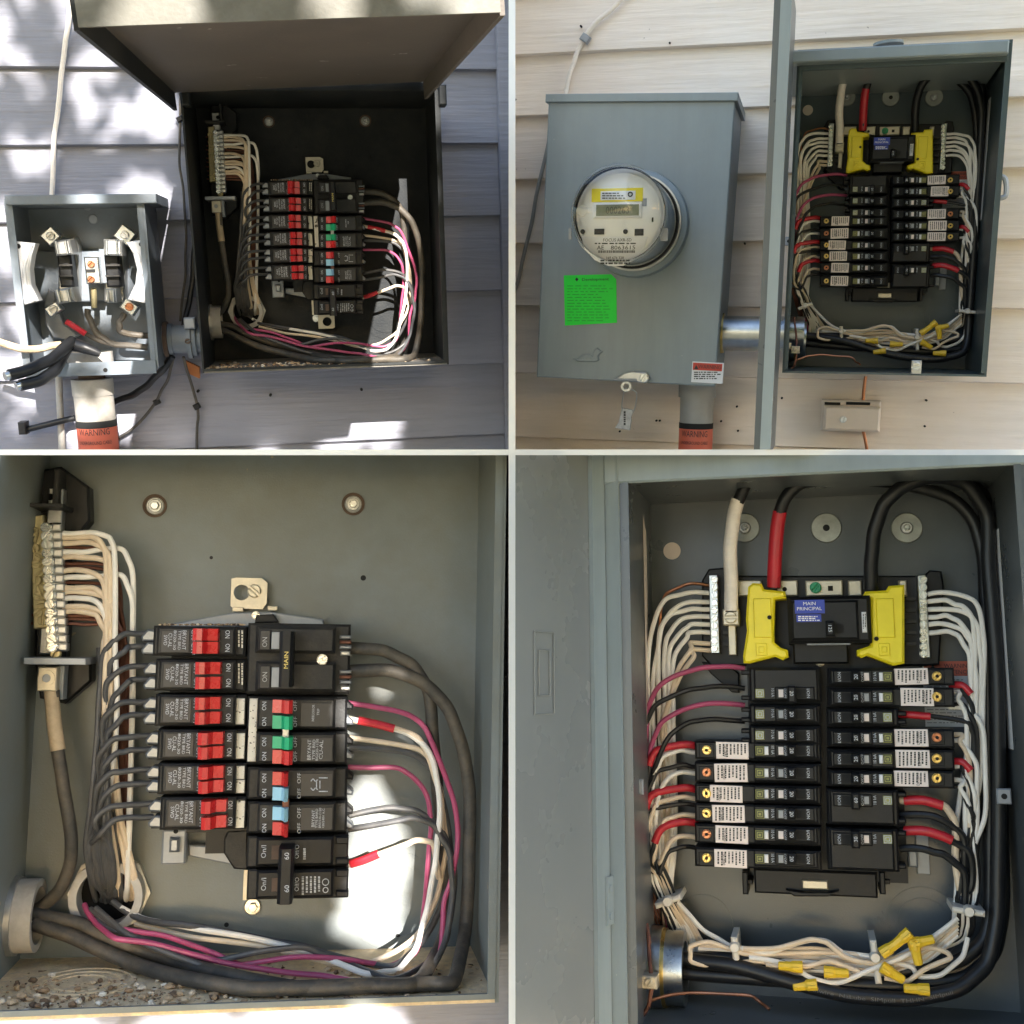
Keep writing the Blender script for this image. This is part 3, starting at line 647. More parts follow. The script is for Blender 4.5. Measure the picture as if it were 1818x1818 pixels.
    wy_ = [947, 955, 965, 980, 990, 1014, 1026, 1043, 1052, 1063, 1077, 1086]; rn = random.Random(11)
    for i, y in enumerate(wy_):
        kx = [203, 188, 196, 190, 200, 186, 205, 192, 200, 188, 194, 186][i] + 0; z0 = 96
        ex = 172 + (i * 29 % 61)
        pts = [(112, y, z0), (150, y - 1, z0 + 6), (kx - 14, y + 4 + i * .4, z0 + 18 - i), (kx, y + 34, z0 + 20 - i), (kx + 2 - i * .4, 1150, z0 + 10 - i * 2), (kx + 4 - (i % 3) * 6, 1300, z0 - i * 2), (kx + (ex - kx) * .5, 1450, 66 - i), (ex + 10, 1560, 40), (ex + 14, 1600, -8)]
        if i in (3, 6): pts[2] = (215, y - 4, z0 + 10); pts[3] = (234 + i % 2, y + 40, z0 + 10); pts[4] = (236, 1150, 80); pts[5] = (234, 1300, 70); pts[6] = (231, 1450, 60); pts[7] = (226, 1570, 40); pts[8] = (224, 1600, -8)
        W('neutral_wire', 'cream neutral bar wire, %s from the top,' % ORD[i], pts, 4.6, m_wcream if i % 3 else m_wwhite, 'neutral wires')
    by_ = [972, 1000, 1008, 1034, 1055, 1093, 1100, 1108]
    for i, y in enumerate(by_):
        kx = 208 + i * 2.5; pts = [(112, y, 84), (150, y, 84), (kx - 18, y + 6, 80), (kx, y + 40, 76), (kx + 5, 1180, 60), (kx + 4, 1350, 46), (206 + i * 3, 1500, 34), (200 + i * 3, 1600, -8)]
        W('ground_wire', 'brown bare neutral bar wire, %s from the top,' % ORD[i], pts, 3.2, m_copperd, 'bare ground wires')
    for i in range(11):
        y = 953 + i * 15.3; l = [46, 52, 48, 46, 52, 47, 48, 46, 50, 52, 49][i]
        W('wire_end', 'short copper wire end left of neutral bar, %s down,' % ORD[i], [(76, y, 62), (l + 12, y + 1, 60), (l, y + .5 + rn.uniform(-2, 2), 58)], 2.6, m_copperd, 'wire ends left of the neutral bar', 'wire end')
    bk = 0
    for i, (ya, yz) in enumerate(rows):
        for k2 in (0, 1):
            y = (ya + 14) if k2 == 0 else (ya + 38); dx = i * 2.2
            kx = [186, 196, 190, 202, 184, 192, 176, 182, 172, 178, 168, 176][bk]
            pts = [(262 + dx, y - 2, 96), (232, y, 102), (kx + 26, y + 5, 108), (kx, y + 32, 104)]
            yy = y + 80; fx = 152 + (bk * 17 % 44)
            while yy < 1470: pts.append((kx - (kx - fx) * min(1, (yy - y) / 420.0), yy, 96 - bk)); yy += 95
            pts += [(fx, 1500, 74), (fx + 10, 1565, 46), (172 + (bk * 11 % 50), 1602, -8)]
            W('branch_wire', 'dusty black wire from left breakers, %s from top,' % ORD[bk], pts, 5.0, m_wgrey, 'black wires from the left breakers'); bk += 1
    for k2 in range(4):
        W('riser_wire', 'straight dark wire in left bundle, %s from left,' % ORD[k2], [(176 + k2 * 9, 1150, 50), (182 + k2 * 8, 1300, 60), (176 + k2 * 9, 1450, 56), (184 + k2 * 10, 1570, 30), (190 + k2 * 8, 1605, -8)], 5, m_wgrey, 'dark riser wires')
    # thick cables
    def cable(lab, pts, r, m, tape=None):
        t_ = T(p, 'cable', lab + ' ' + sfx, 'cable', pts[0]); t_.part('jacket', G().pt(p, lift(pts, r), r, 12), m)
        if tape: t_.part('tape_wrap', G().pt(p, tape[0], tape[1], 12), tape[2])
    cable('thick black cable with tan tape below the lug', [(94, 1225, 90), (97, 1290, 92), (104, 1340, 94), (113, 1400, 92), (126, 1480, 84), (125, 1530, 72), (106, 1580, 60), (70, 1612, 48), (30, 1622, 44)], 10.5, m_cable_old, ([(91, 1222, 90), (94, 1260, 91), (97, 1290, 92), (103, 1332, 94)], 11.8, m_wtan))
    cable('thick weathered cable from upper main terminal', [(618, 1150, 100), (680, 1156, 104), (730, 1180, 106), (760, 1225, 104), (768, 1300, 96), (778, 1420, 84), (792, 1560, 74), (788, 1660, 70), (740, 1744, 90), (650, 1772, 110), (540, 1764, 110), (400, 1730, 100), (270, 1694, 86), (180, 1660, 74), (142, 1640, 66), (60, 1622, 58)], 11, m_cable_old)
    cable('thick weathered cable from the lower main terminal', [(618, 1192, 106), (690, 1190, 112), (750, 1212, 118), (795, 1258, 120), (822, 1330, 116), (834, 1420, 108), (832, 1560, 104), (826, 1650, 110), (806, 1740, 150), (768, 1788, 190), (700, 1806, 220), (618, 1792, 210), (455, 1762, 170), (354, 1742, 140), (278, 1724, 120), (228, 1708, 104), (177, 1686, 90), (126, 1662, 78), (60, 1640, 66)], 11.5, m_cable_old)
    # bottom and right bundle
    R_ = [('pink wire along the floor to green toggle breaker', m_wpink, 4.6, [(150, 1606, 40), (166, 1634, 70), (205, 1664, 92), (262, 1684, 100), (330, 1700, 104), (400, 1720, 108), (520, 1738, 116), (610, 1748, 120), (700, 1754, 120), (760, 1730, 116), (784, 1680, 112), (790, 1600, 112), (806, 1540, 112), (814, 1480, 112), (806, 1420, 112), (780, 1350, 114), (752, 1290, 110), (710, 1264, 106), (618, 1248, 100)]),
          ('pink wire crossing the bundle to blue toggle breaker', m_wpink, 4.4, [(220, 1650, 70), (290, 1672, 84), (380, 1704, 92), (430, 1722, 100), (520, 1709, 112), (610, 1712, 112), (690, 1722, 106), (738, 1690, 100), (752, 1620, 100), (760, 1540, 102), (766, 1470, 104), (760, 1420, 106), (740, 1384, 106), (700, 1364, 104), (618, 1362, 100)]),
          ('white wire sweeping along floor and up the right side', m_wwhite, 5, [(215, 1612, 30), (260, 1632, 50), (360, 1650, 60), (460, 1676, 70), (560, 1704, 90), (650, 1738, 118), (705, 1722, 122), (740, 1680, 120), (758, 1610, 118), (774, 1530, 116), (780, 1450, 116), (776, 1380, 114), (760, 1330, 112), (720, 1300, 110), (660, 1286, 106), (625, 1277, 100)]),
          ('dark wire along the back of the floor bundle', m_wgrey, 5.4, [(200, 1600, 20), (240, 1628, 44), (320, 1642, 54), (440, 1662, 62), (540, 1690, 74), (620, 1714, 84), (700, 1716, 84), (750, 1670, 80), (786, 1600, 78), (800, 1520, 80), (788, 1440, 90), (768, 1370, 96), (720, 1334, 98), (620, 1328, 96)]),
          ('grey wire weaving through the floor bundle', m_wgrey, 5, [(170, 1612, 60), (230, 1662, 80), (300, 1690, 90), (380, 1716, 100), (450, 1700, 108), (540, 1694, 110), (620, 1722, 110), (700, 1738, 108), (770, 1700, 104), (796, 1640, 100), (808, 1560, 98), (796, 1500, 100), (774, 1460, 104), (740, 1440, 106), (690, 1434, 104), (620, 1448, 98)]),
          ('grey wire at the front of the floor bundle', m_wgrey, 5, [(160, 1614, 50), (260, 1688, 96), (420, 1744, 116), (560, 1762, 124), (680, 1766, 126), (750, 1738, 124), (790, 1670, 120), (804, 1580, 118), (796, 1510, 118), (770, 1466, 116), (730, 1452, 114), (680, 1462, 110), (618, 1472, 100)]),
          ('cream wire under the right hand bundle', m_wcream, 4.6, [(240, 1640, 40), (340, 1664, 56), (470, 1690, 66), (600, 1722, 80), (680, 1712, 84), (740, 1660, 84), (776, 1590, 84), (792, 1500, 88), (786, 1420, 92), (764, 1352, 94), (730, 1326, 96), (620, 1310, 94)])]
    for lab, m, r, pts in R_: W('branch_wire', lab, [(x, y - (10 if y > 1670 and x < 700 else 0), z + (26 if y > 1640 else 0)) for x, y, z in pts], r, m)
    def taped(lab, pts, m, tp, tm):
        t_ = T(p, 'branch_wire', lab + ' ' + sfx, 'wire', pts[0]); t_.part('insulation', G().pt(p, pts, 5), m); t_.part('tape_wrap', G().pt(p, tp, 7), tm)
    taped('cream wire with red tape leaving the green toggle breaker', [(618, 1276, 100), (690, 1290, 108), (740, 1310, 110), (765, 1350, 106), (782, 1420, 104), (788, 1500, 100)], m_wcream, [(636, 1279, 103), (670, 1286, 106), (700, 1294, 109)], m_wred)
    taped('cream wire with red tape leaving the bottom 60 breaker', [(612, 1538, 96), (660, 1522, 106), (700, 1506, 110), (740, 1492, 110), (768, 1500, 104), (780, 1560, 96)], m_wcream, [(622, 1534, 100), (646, 1527, 104), (672, 1516, 108)], m_wred)
    # conduit fittings
    ML = Matrix.Rotation(rad(90), 4, 'Y')
    t_ = T(p, 'conduit_bushing', 'pale bushing ring in left side wall ' + sfx, 'conduit fitting', (70, 1625, 60)); c = p.L(62, 1625, 62); c.x = xl
    t_.part('bushing', G().ring(c + Vector((0, 0, 0)), 46 * p.s, 58 * p.s, 0, 40 * p.s, 28, ML), m_pvcw); t_.part('locknut_tooth', G().ring(c, 56 * p.s, 64 * p.s, 0, 9 * p.s, 12, ML), m_alu); t_.part('bore', FT(G().lathe(c, [(46 * p.s, 2)], 28, ML)), m_hole)
    t_ = T(p, 'conduit_bushing', 'round conduit ring in back wall ' + sfx, 'conduit fitting', (196, 1586, 0)); c = p.L(196, 1584, 0); c.z = 0
    t_.part('bushing', G().ring(c, 47 * p.s, 60 * p.s, 0, 44 * zz, 32), m_pvcw); t_.part('locknut', G().ring(c, 56 * p.s, 68 * p.s, 0, 12 * zz, 8), m_alu); t_.part('bore', FT(G().lathe(c + Vector((0, 0, 1.5)), [(47 * p.s, 0)], 32)), m_hole)
    # grit
    g = G(); rn = random.Random(5)
    def bit(c, r):
        Q = Matrix.Rotation(rn.uniform(0, 6.28), 3, Vector((rn.gauss(0, 1), rn.gauss(0, 1), rn.gauss(0, 1) + .01)).normalized()); sq = Vector((rn.uniform(.7, 1.4), rn.uniform(.5, .8), rn.uniform(.7, 1.3)))
        q = []
        for v in ICO_V:
            a_ = Q @ (Vector(v) * (r * rn.uniform(.75, 1.1))); q.append(c + Vector((a_.x * sq.x, a_.y * sq.y, a_.z * sq.z)))
        g.add(q, ICO_F)
    for i in range(1500):
        x = xl + w * min(1, max(.01, abs(rn.gauss(.32, .27)))); z = d * min(.97, max(.1, rn.gauss(.76, .17))); r = min(7, .6 + abs(rn.gauss(0, 1.0)) ** 2.8 * .85) * p.s
        if x > xr - 4: continue
        bit(Vector((x, yb + r * .6, z)), r)
    for i in range(110):
        x = xl + w * rn.random(); z = d * rn.uniform(.25, .96); r = rn.uniform(2.5, 7) * p.s; a_ = rn.uniform(0, 6.28)
        q = [Vector((x + r * rn.uniform(.5, 1.3) * math.cos(a_ + k * 1.05), yb + rn.uniform(.5, 3.5) * p.s, z + r * rn.uniform(.4, .9) * math.sin(a_ + k * 1.05))) for k in range(6)]
        g.add(q, [(0, 1, 2, 3), (0, 3, 4, 5)])
    one(p, 'debris', 'grit and gravel on the floor ' + sfx, 'debris', g, m_rock, None, smooth=False, kind='stuff')
    g = G()
    for i in range(90):
        q = p.L(rn.uniform(282, 436), 1110, rn.uniform(62, 128)); r = rn.uniform(1.5, 4.2) * p.s; q.y += r * .3; bit(q, r)
    one(p, 'debris', 'brown grit on top of left breakers ' + sfx, 'debris', g, m_rock, None, smooth=False, kind='stuff')
    return E
old_panel(BL, True)
EO = old_panel(OTL, False)
# ------------------------------------------------------------------ the new breaker panel (close-up bay, and again beside the meter)
m_door = mat('door_paint', (.20, .215, .222), .28, var=.05, vs=6)
m_sprint = mat('grey_print', (.35, .35, .38), .6)
m_jprint = mat('faint_jacket_print', (.085, .09, .10), .6)
def hexa(g, o, u, v, w): # box from a corner and three edges
    o, u, v, w = Vector(o), Vector(u), Vector(v), Vector(w)
    return g.add([o, o + u, o + u + v, o + v, o + w, o + u + w, o + u + v + w, o + v + w], HEX)
def new_panel(p, big):
    sfx = 'in close-up new panel' if big else 'in panel beside the meter'
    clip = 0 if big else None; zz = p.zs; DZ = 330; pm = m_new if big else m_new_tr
    E = T(p, 'panel_enclosure', 'large grey steel panel box with open door, full of tied wires' if big else 'blue grey steel panel box with edge-on open door beside the meter', 'electrical box', (1470, 1775, 0))
    xl, xr = p.L(1163 if big else 1152, 1310, 0).x, p.L(1780 if big else 1750, 1310, 0).x; yb, yt = p.L(1470, 1775 if big else 1802, 0).y, p.L(1470, 882, 0).y
    cx, cy = (xl + xr) / 2, (yb + yt) / 2; w, h = xr - xl, yt - yb; t = 6 * p.s; d = DZ * zz
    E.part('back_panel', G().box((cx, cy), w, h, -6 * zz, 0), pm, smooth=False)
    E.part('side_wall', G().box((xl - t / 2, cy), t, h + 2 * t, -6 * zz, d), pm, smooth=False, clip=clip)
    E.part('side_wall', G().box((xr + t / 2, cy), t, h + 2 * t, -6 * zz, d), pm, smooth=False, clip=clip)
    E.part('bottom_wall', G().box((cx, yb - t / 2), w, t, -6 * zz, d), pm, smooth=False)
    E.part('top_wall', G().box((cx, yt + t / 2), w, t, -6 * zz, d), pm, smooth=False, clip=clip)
    yl = p.L(1470, 842, DZ + 2).y
    E.part('top_lip', G().box((cx, (yt + yl) / 2 + (31 if big else 1)), w + (60 if big else -2), yt - yl + (60 if big else 0), d - 4 * zz, d + 5 * zz, 3 * p.s), m_meter if big else pm, clip=clip)
    for sx in (-1, 1): E.part('edge_lip', G().box((cx + sx * (w / 2 - 5 * p.s), cy), 10 * p.s, h - 4, d - 2, d + 3), pm, smooth=False, clip=clip)
    if not big:
        hood = E.part('rain_hood', G().pb(TR, 1390, 80, 1786, 103, 0, 262, 2), m_meter, smooth=False)
        E.part('hub_plate', G().tube([TR.L(1577, 76, 90), TR.L(1577, 81, 90)], 24, 20), m_meter, hood)
        E.part('side_latch', G().pt(TR, [(1774, 352, 225), (1786, 346, 225), (1785, 319, 225), (1774, 312, 225)], 4, 8), m_grey)
        tb = E.part('bottom_tab', G().pb(TR, 1618, 640, 1636, 664, 240, 248, 1), m_alu); E.part('tab_screw', G().screw(TR, 1627, 650, 7, 248, 20, 6), m_zinc, tb)
    # door
    if big: hp, ep = p.L(1076, 1300, 322), p.L(842, 1300, 660)
    else: hp, ep = TR.L(1395, 400, 236), TR.L(1368, 400, 640)
    u = Vector((ep.x - hp.x, 0, ep.z - hp.z)); un = u.normalized(); nn = Vector((un.z, 0, -un.x))
    if nn.z < 0: nn = -nn
    if not big: nn = Vector((-un.z, 0, un.x)); nn = nn if nn.x > 0 else -nn
    yd0, yd1 = (yb - 70, yt + 120) if big else (yb - 120, yt + 60)
    dc = 0
    dr = E.part('door', hexa(G(), (hp.x, yd0, hp.z), u, (0, yd1 - yd0, 0), -nn * 8), m_door if big else m_new, smooth=False, clip=dc)
    if big: E.part('door_flange', hexa(G(), Vector((hp.x, yd0, hp.z)) + nn * .5, un * (5 * p.s), (0, yd1 - yd0, 0), nn * (30 * p.s)), m_meter, dr, smooth=False, clip=dc)
    if big: E.part('door_flange', hexa(G(), Vector((hp.x, yd0, hp.z)) + nn * .5 + un * (8 * p.s), un * ((40 if big else 20) * p.s), (0, yd1 - yd0, 0), nn * (7 * p.s)), m_meter, dr, smooth=False, clip=dc)
    if not big: E.part('door_edge', hexa(G(), Vector((hp.x, yd0, hp.z)) + u, un * 6, (0, yd1 - yd0, 0), nn * 13), m_meter, dr, smooth=False, clip=dc)
    def on_door(a, y): # point on the inner face of the door
        return Vector((hp.x, y, hp.z)) + u * a + nn * 2.5
    if big:
        g = G()
        for k in (1.0, .55):
            q = [on_door(.52 + .075 * k, p.L(940, 1195, 450).y + 58 * k), on_door(.52 + .075 * k, p.L(940, 1195, 450).y - 58 * k), on_door(.52 - .075 * k, p.L(940, 1195, 450).y - 58 * k), on_door(.52 - .075 * k, p.L(940, 1195, 450).y + 58 * k)]
            for a in range(4): g.tube([q[a], q[(a + 1) % 4]], .9, 6)
        E.part('embossed_square', g, m_door, dr)
    for y in ((1640,) if big else ()):
        q = Vector((hp.x, p.L(1100, y, DZ).y, hp.z)) + nn * 8
        hg = E.part('hinge', hexa(G(), q + un * 4, un * (20 * p.s), (0, 70 * p.s, 0), nn * 4), m_meter, smooth=False)
        for k in (12, 52): E.part('rivet', G().tube([q + un * (14 * p.s) + Vector((0, k * p.s, 0)) + nn * 3, q + un * (14 * p.s) + Vector((0, k * p.s, 0)) + nn * 6], 6 * p.s, 10), m_meter, hg)
    # washers, plugs, tabs, stickers
    for x in (1322, 1467, 1610):
        wv = E.part('fender_washer', G().pc(p, x, 937, 27, 0, 4, 32, 1.5), m_washer); E.part('inner_washer', G().pc(p, x, 937, 11 if x != 1467 else 6, 4, 8 if x != 1467 else 4.6, 20, 2 if x != 1467 else 0), m_alu if x != 1467 else m_hole, wv)
        if x != 1467: E.part('bolt_head', G().lathe(p.L(x, 937, 8), [(6 * p.s, 0), (6 * p.s, 5 * zz), (4.5 * p.s, 7 * zz)], 6), m_zinc, wv)
    E.part('knockout_plug', G().pc(p, 1193, 978, 16, -1, 1.5, 28), m_beige)
    for x, y, k in ((1129, 1397, 200), (1783, 1414, 120)):
        tb = E.part('cover_tab', G().pb(p, x - 13, y - 14, x + 13, y + 14, k, k + 6, 2), m_grey); E.part('tab_hole', FT(G().pc(p, x, y, 4.5, k, k + 6.8)), m_hole, tb)
    for x, y, r in ((1640, 1640, 60), (1640, 1640, 42), (1250, 1640, 50)):
        c = p.L(x, y, 0); E.part('knockout', G().ring((c.x, c.y, 0), (r - 2) * p.s, r * p.s, -.5, 1.8 * p.s, 40), pm)
    g = G().pb(p, 1640, 1174, 1722, 1290, .5, 2); st = E.part('warning_sticker', g, m_wst, smooth=False)
    E.part('warning_header', G().pb(p, 1640, 1174, 1722, 1200, 2, 3), m_orange, st, smooth=False)
    g = G().text(p, 'WARNING', 1700, 1182, 3.6, 7, 0, 44); g.text(p, 'ADVERTENCIA', 1692, 1193, 3.6, 7, 0, 60); g.pp(p, [(1650, 1190), (1656, 1179), (1662, 1190)], 3, 3.6); E.part('sticker_text', FT(G().dashes(p, 1646, 1204, 1718, 1286, 2.6, 14, False, 1.0, .3)), m_sprint, st, smooth=False, kind='stuff')
    E.part('sticker_print', FT(g), m_printd, st, smooth=False, kind='stuff')
    E.part('side_label', G().add([(xr - 1, p.L(1780, 940, 90).y, 60 * zz), (xr - 1, p.L(1780, 940, 90).y, 110 * zz), (xr - 1, p.L(1780, 1330, 90).y, 110 * zz), (xr - 1, p.L(1780, 1330, 90).y, 60 * zz)], [(0, 1, 2, 3)]), m_wst, smooth=False)
    lx = xl + 1; ya, yz = p.L(1150, 905, 150).y, p.L(1150, 1290, 150).y
    E.part('side_label', G().add([(lx, ya, 110 * zz), (lx, ya - 30 * p.s, 70 * zz), (lx, yz, 70 * zz), (lx, yz, 110 * zz)], [(0, 1, 2, 3)]), m_beige, smooth=False)
    E.part('mounting_strip', G().pb(p, 1627, 1480, 1650, 1552, 2, 10, 1), m_grey); E.part('mounting_strip', G().pb(p, 1612, 1510, 1630, 1540, 6, 30, 3), m_grey)
    # interior base with neutral bars
    B = T(p, 'panel_interior', 'black plastic interior with two screw rows and yellow caps ' + sfx, 'panel interior', (1457, 1180, 4))
    B.part('upper_base', G().pp(p, [(1246, 1030), (1258, 1010), (1300, 1006), (1310, 1022), (1640, 1022), (1650, 1012), (1672, 1014), (1676, 1040), (1668, 1180), (1645, 1182), (1330, 1182), (1262, 1182), (1246, 1165)], 4, 44, 3), m_black)
    B.part('spine', G().pb(p, 1330, 1175, 1600, 1560, 4, 50), m_black, smooth=False)
    for x, n in ((1268, 10), (1640, 11)):
        nb = B.part('neutral_bar', G().pb(p, x - 8, 1020, x + 8, 1160 if x < 1400 else 1168, 44, 72, 1.5), m_galv)
        for i in range(n): B.part('bar_screw', G().screw(p, x, 1029 + i * (13.6 if x < 1400 else 13.2), 6.2, 72, 25 + i * 41, 6), m_zinc, nb)
    for x in (1288, 1613):
        for i in range(5): B.part('bus_finger', G().pb(p, x - 4, 1060 + i * 20, x + 14, 1066 + i * 20, 40, 62), m_blackd)
    lg = B.part('neutral_lug', G().pb(p, 1283, 1081, 1312, 1110, 50, 96, 2), m_steel); B.part('lug_screw', G().screw(p, 1297, 1096, 11, 96, 0, 6), m_steel, lg)
    B.part('neutral_strap', G().pb(p, 1293, 1108, 1307, 1163, 44, 66, 1.5), m_steel)
    for x0, x1 in ((1310, 1352), (1380, 1416), (1430, 1496), (1506, 1530), (1596, 1610)):
        B.part('strap_tab', G().pb(p, x0, 1030, x1, 1058, 40, 60, 2), m_steel)
    B.part('bonding_screw', G().screw(p, 1448, 1043, 10, 60, 50, 8), m_green); B.part('strap_hole', FT(G().pb(p, 1470, 1040, 1479, 1049, 58, 60.8)), m_hole); B.part('strap_hole', FT(G().pc(p, 1393, 1046, 4, 58, 60.8)), m_hole)
    yc1 = [(1328, 1042), (1336, 1035), (1352, 1036), (1356, 1046), (1394, 1050), (1396, 1062), (1376, 1064), (1374, 1140), (1386, 1150), (1398, 1154), (1400, 1166), (1390, 1172), (1376, 1166), (1330, 1178), (1320, 1177), (1319, 1165), (1326, 1120), (1324, 1100)]
    yc2 = [(1532, 1058), (1536, 1050), (1574, 1048), (1578, 1040), (1606, 1038), (1606, 1178), (1586, 1182), (1540, 1164), (1530, 1168), (1522, 1164), (1522, 1154), (1534, 1150), (1546, 1146), (1546, 1064)]
    for q, hx, hy in ((yc1, 1366, 1096), (yc2, 1556, 1134)):
        yc = B.part('yellow_cap', G().pp(p, q, 60, 110, 4), m_yellow)
        x0 = 1338 if hx < 1400 else 1556
        B.part('cap_panel', G().pb(p, x0, 1062, x0 + 32, 1132, 108, 113, 1.5), m_yellow, yc); B.part('cap_emblem', G().pb(p, x0 + 4, 1142, x0 + 24, 1164, 108, 112.5, 1), m_yellow, yc); B.part('cap_emblem', G().pb(p, x0 + 9, 1148, x0 + 19, 1159, 112, 114.5, 1), m_yellow, yc)
        B.part('cap_hole', FT(G().pc(p, hx, hy, 3.6, 108, 113.9)), m_hole, yc)
    B.part('bottom_tray', G().pb(p, 1338, 1546, 1556, 1590, 4, 60, 3), m_black)
    for x in (1322, 1566): tp = B.part('tray_post', G().pb(p, x - 4, 1548, x + 6, 1588, 4, 70, 2), m_black); B.part('tray_arm', G().pb(p, x, 1562, x + 14, 1570, 10, 56, 1), m_black, tp)
    B.part('tray_strap', G().pb(p, 1424, 1563, 1470, 1579, 58, 66, 2), m_steel)
    if not big: B.part('tray_strap', G().pb(p, 1422, 1526 + 4, 1468, 1546, 58, 66, 2), m_steel)
    B.part('tray_bridge', G().pp(p, [(1395, 1580), (1425, 1584), (1475, 1584), (1490, 1582), (1470, 1592), (1410, 1592)], 40, 76, 2), m_black)
    B.part('stab_screw', G().screw(p, 1456, 1174, 9, 50, 20, 8), m_steel)
    B.part('left_foot', G().pp(p, [(1245, 1175), (1290, 1178), (1312, 1196), (1312, 1230), (1300, 1230), (1262, 1196)], 4, 26, 2), m_black)
    # main breaker
    t_ = T(p, 'main_breaker', 'black main breaker with blue sticker between yellow caps ' + sfx, 'circuit breaker', (1470, 1100, 50))
    t_.part('body', G().pb(p, 1398, 1058, 1546, 1142, 44, 126, 6), m_black); t_.part('face', G().pb(p, 1404, 1066, 1524, 1136, 124, 134, 4), m_black)
    t_.part('lower_step', G().pb(p, 1408, 1140, 1506, 1178, 44, 92, 3), m_black); t_.part('dust_ledge', G().pb(p, 1432, 1139, 1510, 1145, 90, 118, 1), m_grey)
    s1 = t_.part('blue_sticker', G().pb(p, 1411, 1065, 1464, 1089, 133, 135.2), m_bluest, smooth=False); s2 = t_.part('blue_sticker', G().pb(p, 1414, 1091, 1458, 1104, 133, 135.2), m_bluest, smooth=False)
    t_.part('sticker_print', FT(G().text(p, 'MAIN', 1437, 1071.5, 136, 5.6, 0, 20).text(p, 'PRINCIPAL', 1437, 1080.5, 136, 5.6, 0, 40).dashes(p, 1417, 1093, 1456, 1103, 136, 3, False, 1, .6)), m_wst, s1, smooth=False, kind='stuff')
    hd = t_.part('toggle_handle', G().pb(p, 1466, 1102, 1482, 1130, 134, 160, 4), m_black); t_.part('handle_number', FT(G().text(p, '125', 1474, 1116, 161, 5.5, -90, 11)), m_print, hd, smooth=False, kind='stuff')
    t_.part('toggle_slot', G().pb(p, 1484, 1108, 1498, 1124, 133, 135.5), m_hole)
    t_.part('oval_label', G().pb(p, 1528, 1084, 1541, 1125, 125, 128, 4), m_wst); t_.part('label_print', FT(G().dashes(p, 1531, 1090, 1538, 1120, 128.8, 2, True, 1)), m_printd, smooth=False, kind='stuff')
    # branch breakers
    LR = random.Random(8)
    def breaker(side, i, ya, yz, afci, lx=None, tall=False, amp='20', nm=''):
        X = (lambda x: x) if side < 0 else (lambda x: 2925 - x)
        def bx(x0, x1): a, b = X(x0), X(x1); return min(a, b), max(a, b)
        ym = (yz - (yz - ya) / 2) if not tall else (ya + 20 if side > 0 else yz - 16)
        t_ = T(p, 'circuit_breaker', nm + ' ' + sfx, 'circuit breaker', (X(1390), (ya + yz) / 2, 50), None)
        a, b = bx(1232 if afci else 1330, 1457)
        t_.part('body', G().pb(p, a, ya + .8, b, yz - .8, 46, 112, 3.5), m_black)
        a, b = bx(1338, 1452)
        t_.part('face', G().pb(p, a, ya + 3, b, yz - 3, 110, 122, 3), m_black)
        hh = 11.5
        a, b = bx(1376, 1446); t_.part('toggle_frame', G().pb(p, a, ym - hh, b, ym + hh, 121, 125, 2), m_black)
        a, b = bx(1398, 1413); tg = t_.part('toggle', G().pb(p, a, ym - 9 - (4 if tall else 0), b, ym + 9 + (8 if tall else 0), 124, 152, 3), m_black)
        a, b = bx(1413, 1430); t_.part('toggle_slot', FT(G().pb(p, a, ym - 8, b, ym + 8, 124, 125.8)), m_hole)
        a, b = bx(1382, 1391); t_.part('trip_window', G().pb(p, a, ym - 7, b, ym + 7, 124, 126, .6), m_grey if i % 2 else m_lab)
        a, b = bx(1341, 1357); sq = t_.part('olive_square', G().pb(p, a, ym - 8, b, ym + 8, 121, 125 if afci else 123, 1), m_olive)
        g = G(); zq = 125.6 if afci else 123.6
        for k in (5.6, 2.8):
            c = p.L((a + b) / 2, ym, zq); r = k * p.s
            for e in range(4):
                q = [(-r, -r), (r, -r), (r, r), (-r, r)]; s0, s1_ = q[e], q[(e + 1) % 4]; g.tube([(c.x + s0[0], c.y + s0[1], c.z), (c.x + s1_[0], c.y + s1_[1], c.z)], .75 * p.s, 4)
        t_.part('square_emblem', g, m_printd if afci else m_print, sq)
        if afci:
            a, b = bx(1357, 1364); t_.part('test_button', G().pb(p, a, ym - 7.5, b, ym + 7.5, 121, 128, 1.5), m_wst)
            a, b = lx; lb = t_.part('paper_label', G().pb(p, a, ya + 1.5, b, yz - 2.5, 111, 113.4, .8, LR.uniform(-1.3, 1.3)), m_lab, smooth=False)
            g = G().dashes(p, a + 4, ya + 5, b - 3, yz - 6, 114.0, 8, True, 1, .45, i + 3)
            g.text(p, 'DP-3640', (a + b) / 2 + (-12 if side < 0 else 12), ym, 114.2, 4.4, -90 if side < 0 else 90, 20)
            t_.part('label_print', FT(g), m_printd, lb, smooth=False, kind='stuff')
            sx = 1254 if side < 0 else 1664
            t_.part('terminal_pocket', G().pb(p, sx - 13, ym - 12, sx + 13, ym + 12, 104, 113, 1), m_black)
            bs_ = t_.part('brass_screw', G().screw(p, sx, ym - 1, 7.6, 112, 20 + 50 * i + side * 25, 8), m_brass if (i + side) % 3 else m_copper); t_.part('screw_socket', FT(G().pc(p, sx, ym - 1, 2.6, 118, 120.6)), m_hole, bs_)
        else:
            a, b = bx(1316, 1332)
            for q in (ya + 6, yz - 12): t_.part('terminal_fin', G().pb(p, a, q, b, q + 8, 70, 108, 2), m_black)
        rt = -90 if side < 0 else 90
        g = G().text(p, 'I/ON', X(1435), ym, 125.8, 5, rt, 15).text(p, amp, X(1405.5), ym, 152.7, 6, rt, 8).text(p, 'O/OFF', X(1394), ym, 125.8, 4, rt, 16).text(p, '10 kA', X(1372), ym - 1, 122.8, 5, rt, 14)
        t_.part('lettering', FT(g), m_print, smooth=False, kind='stuff')
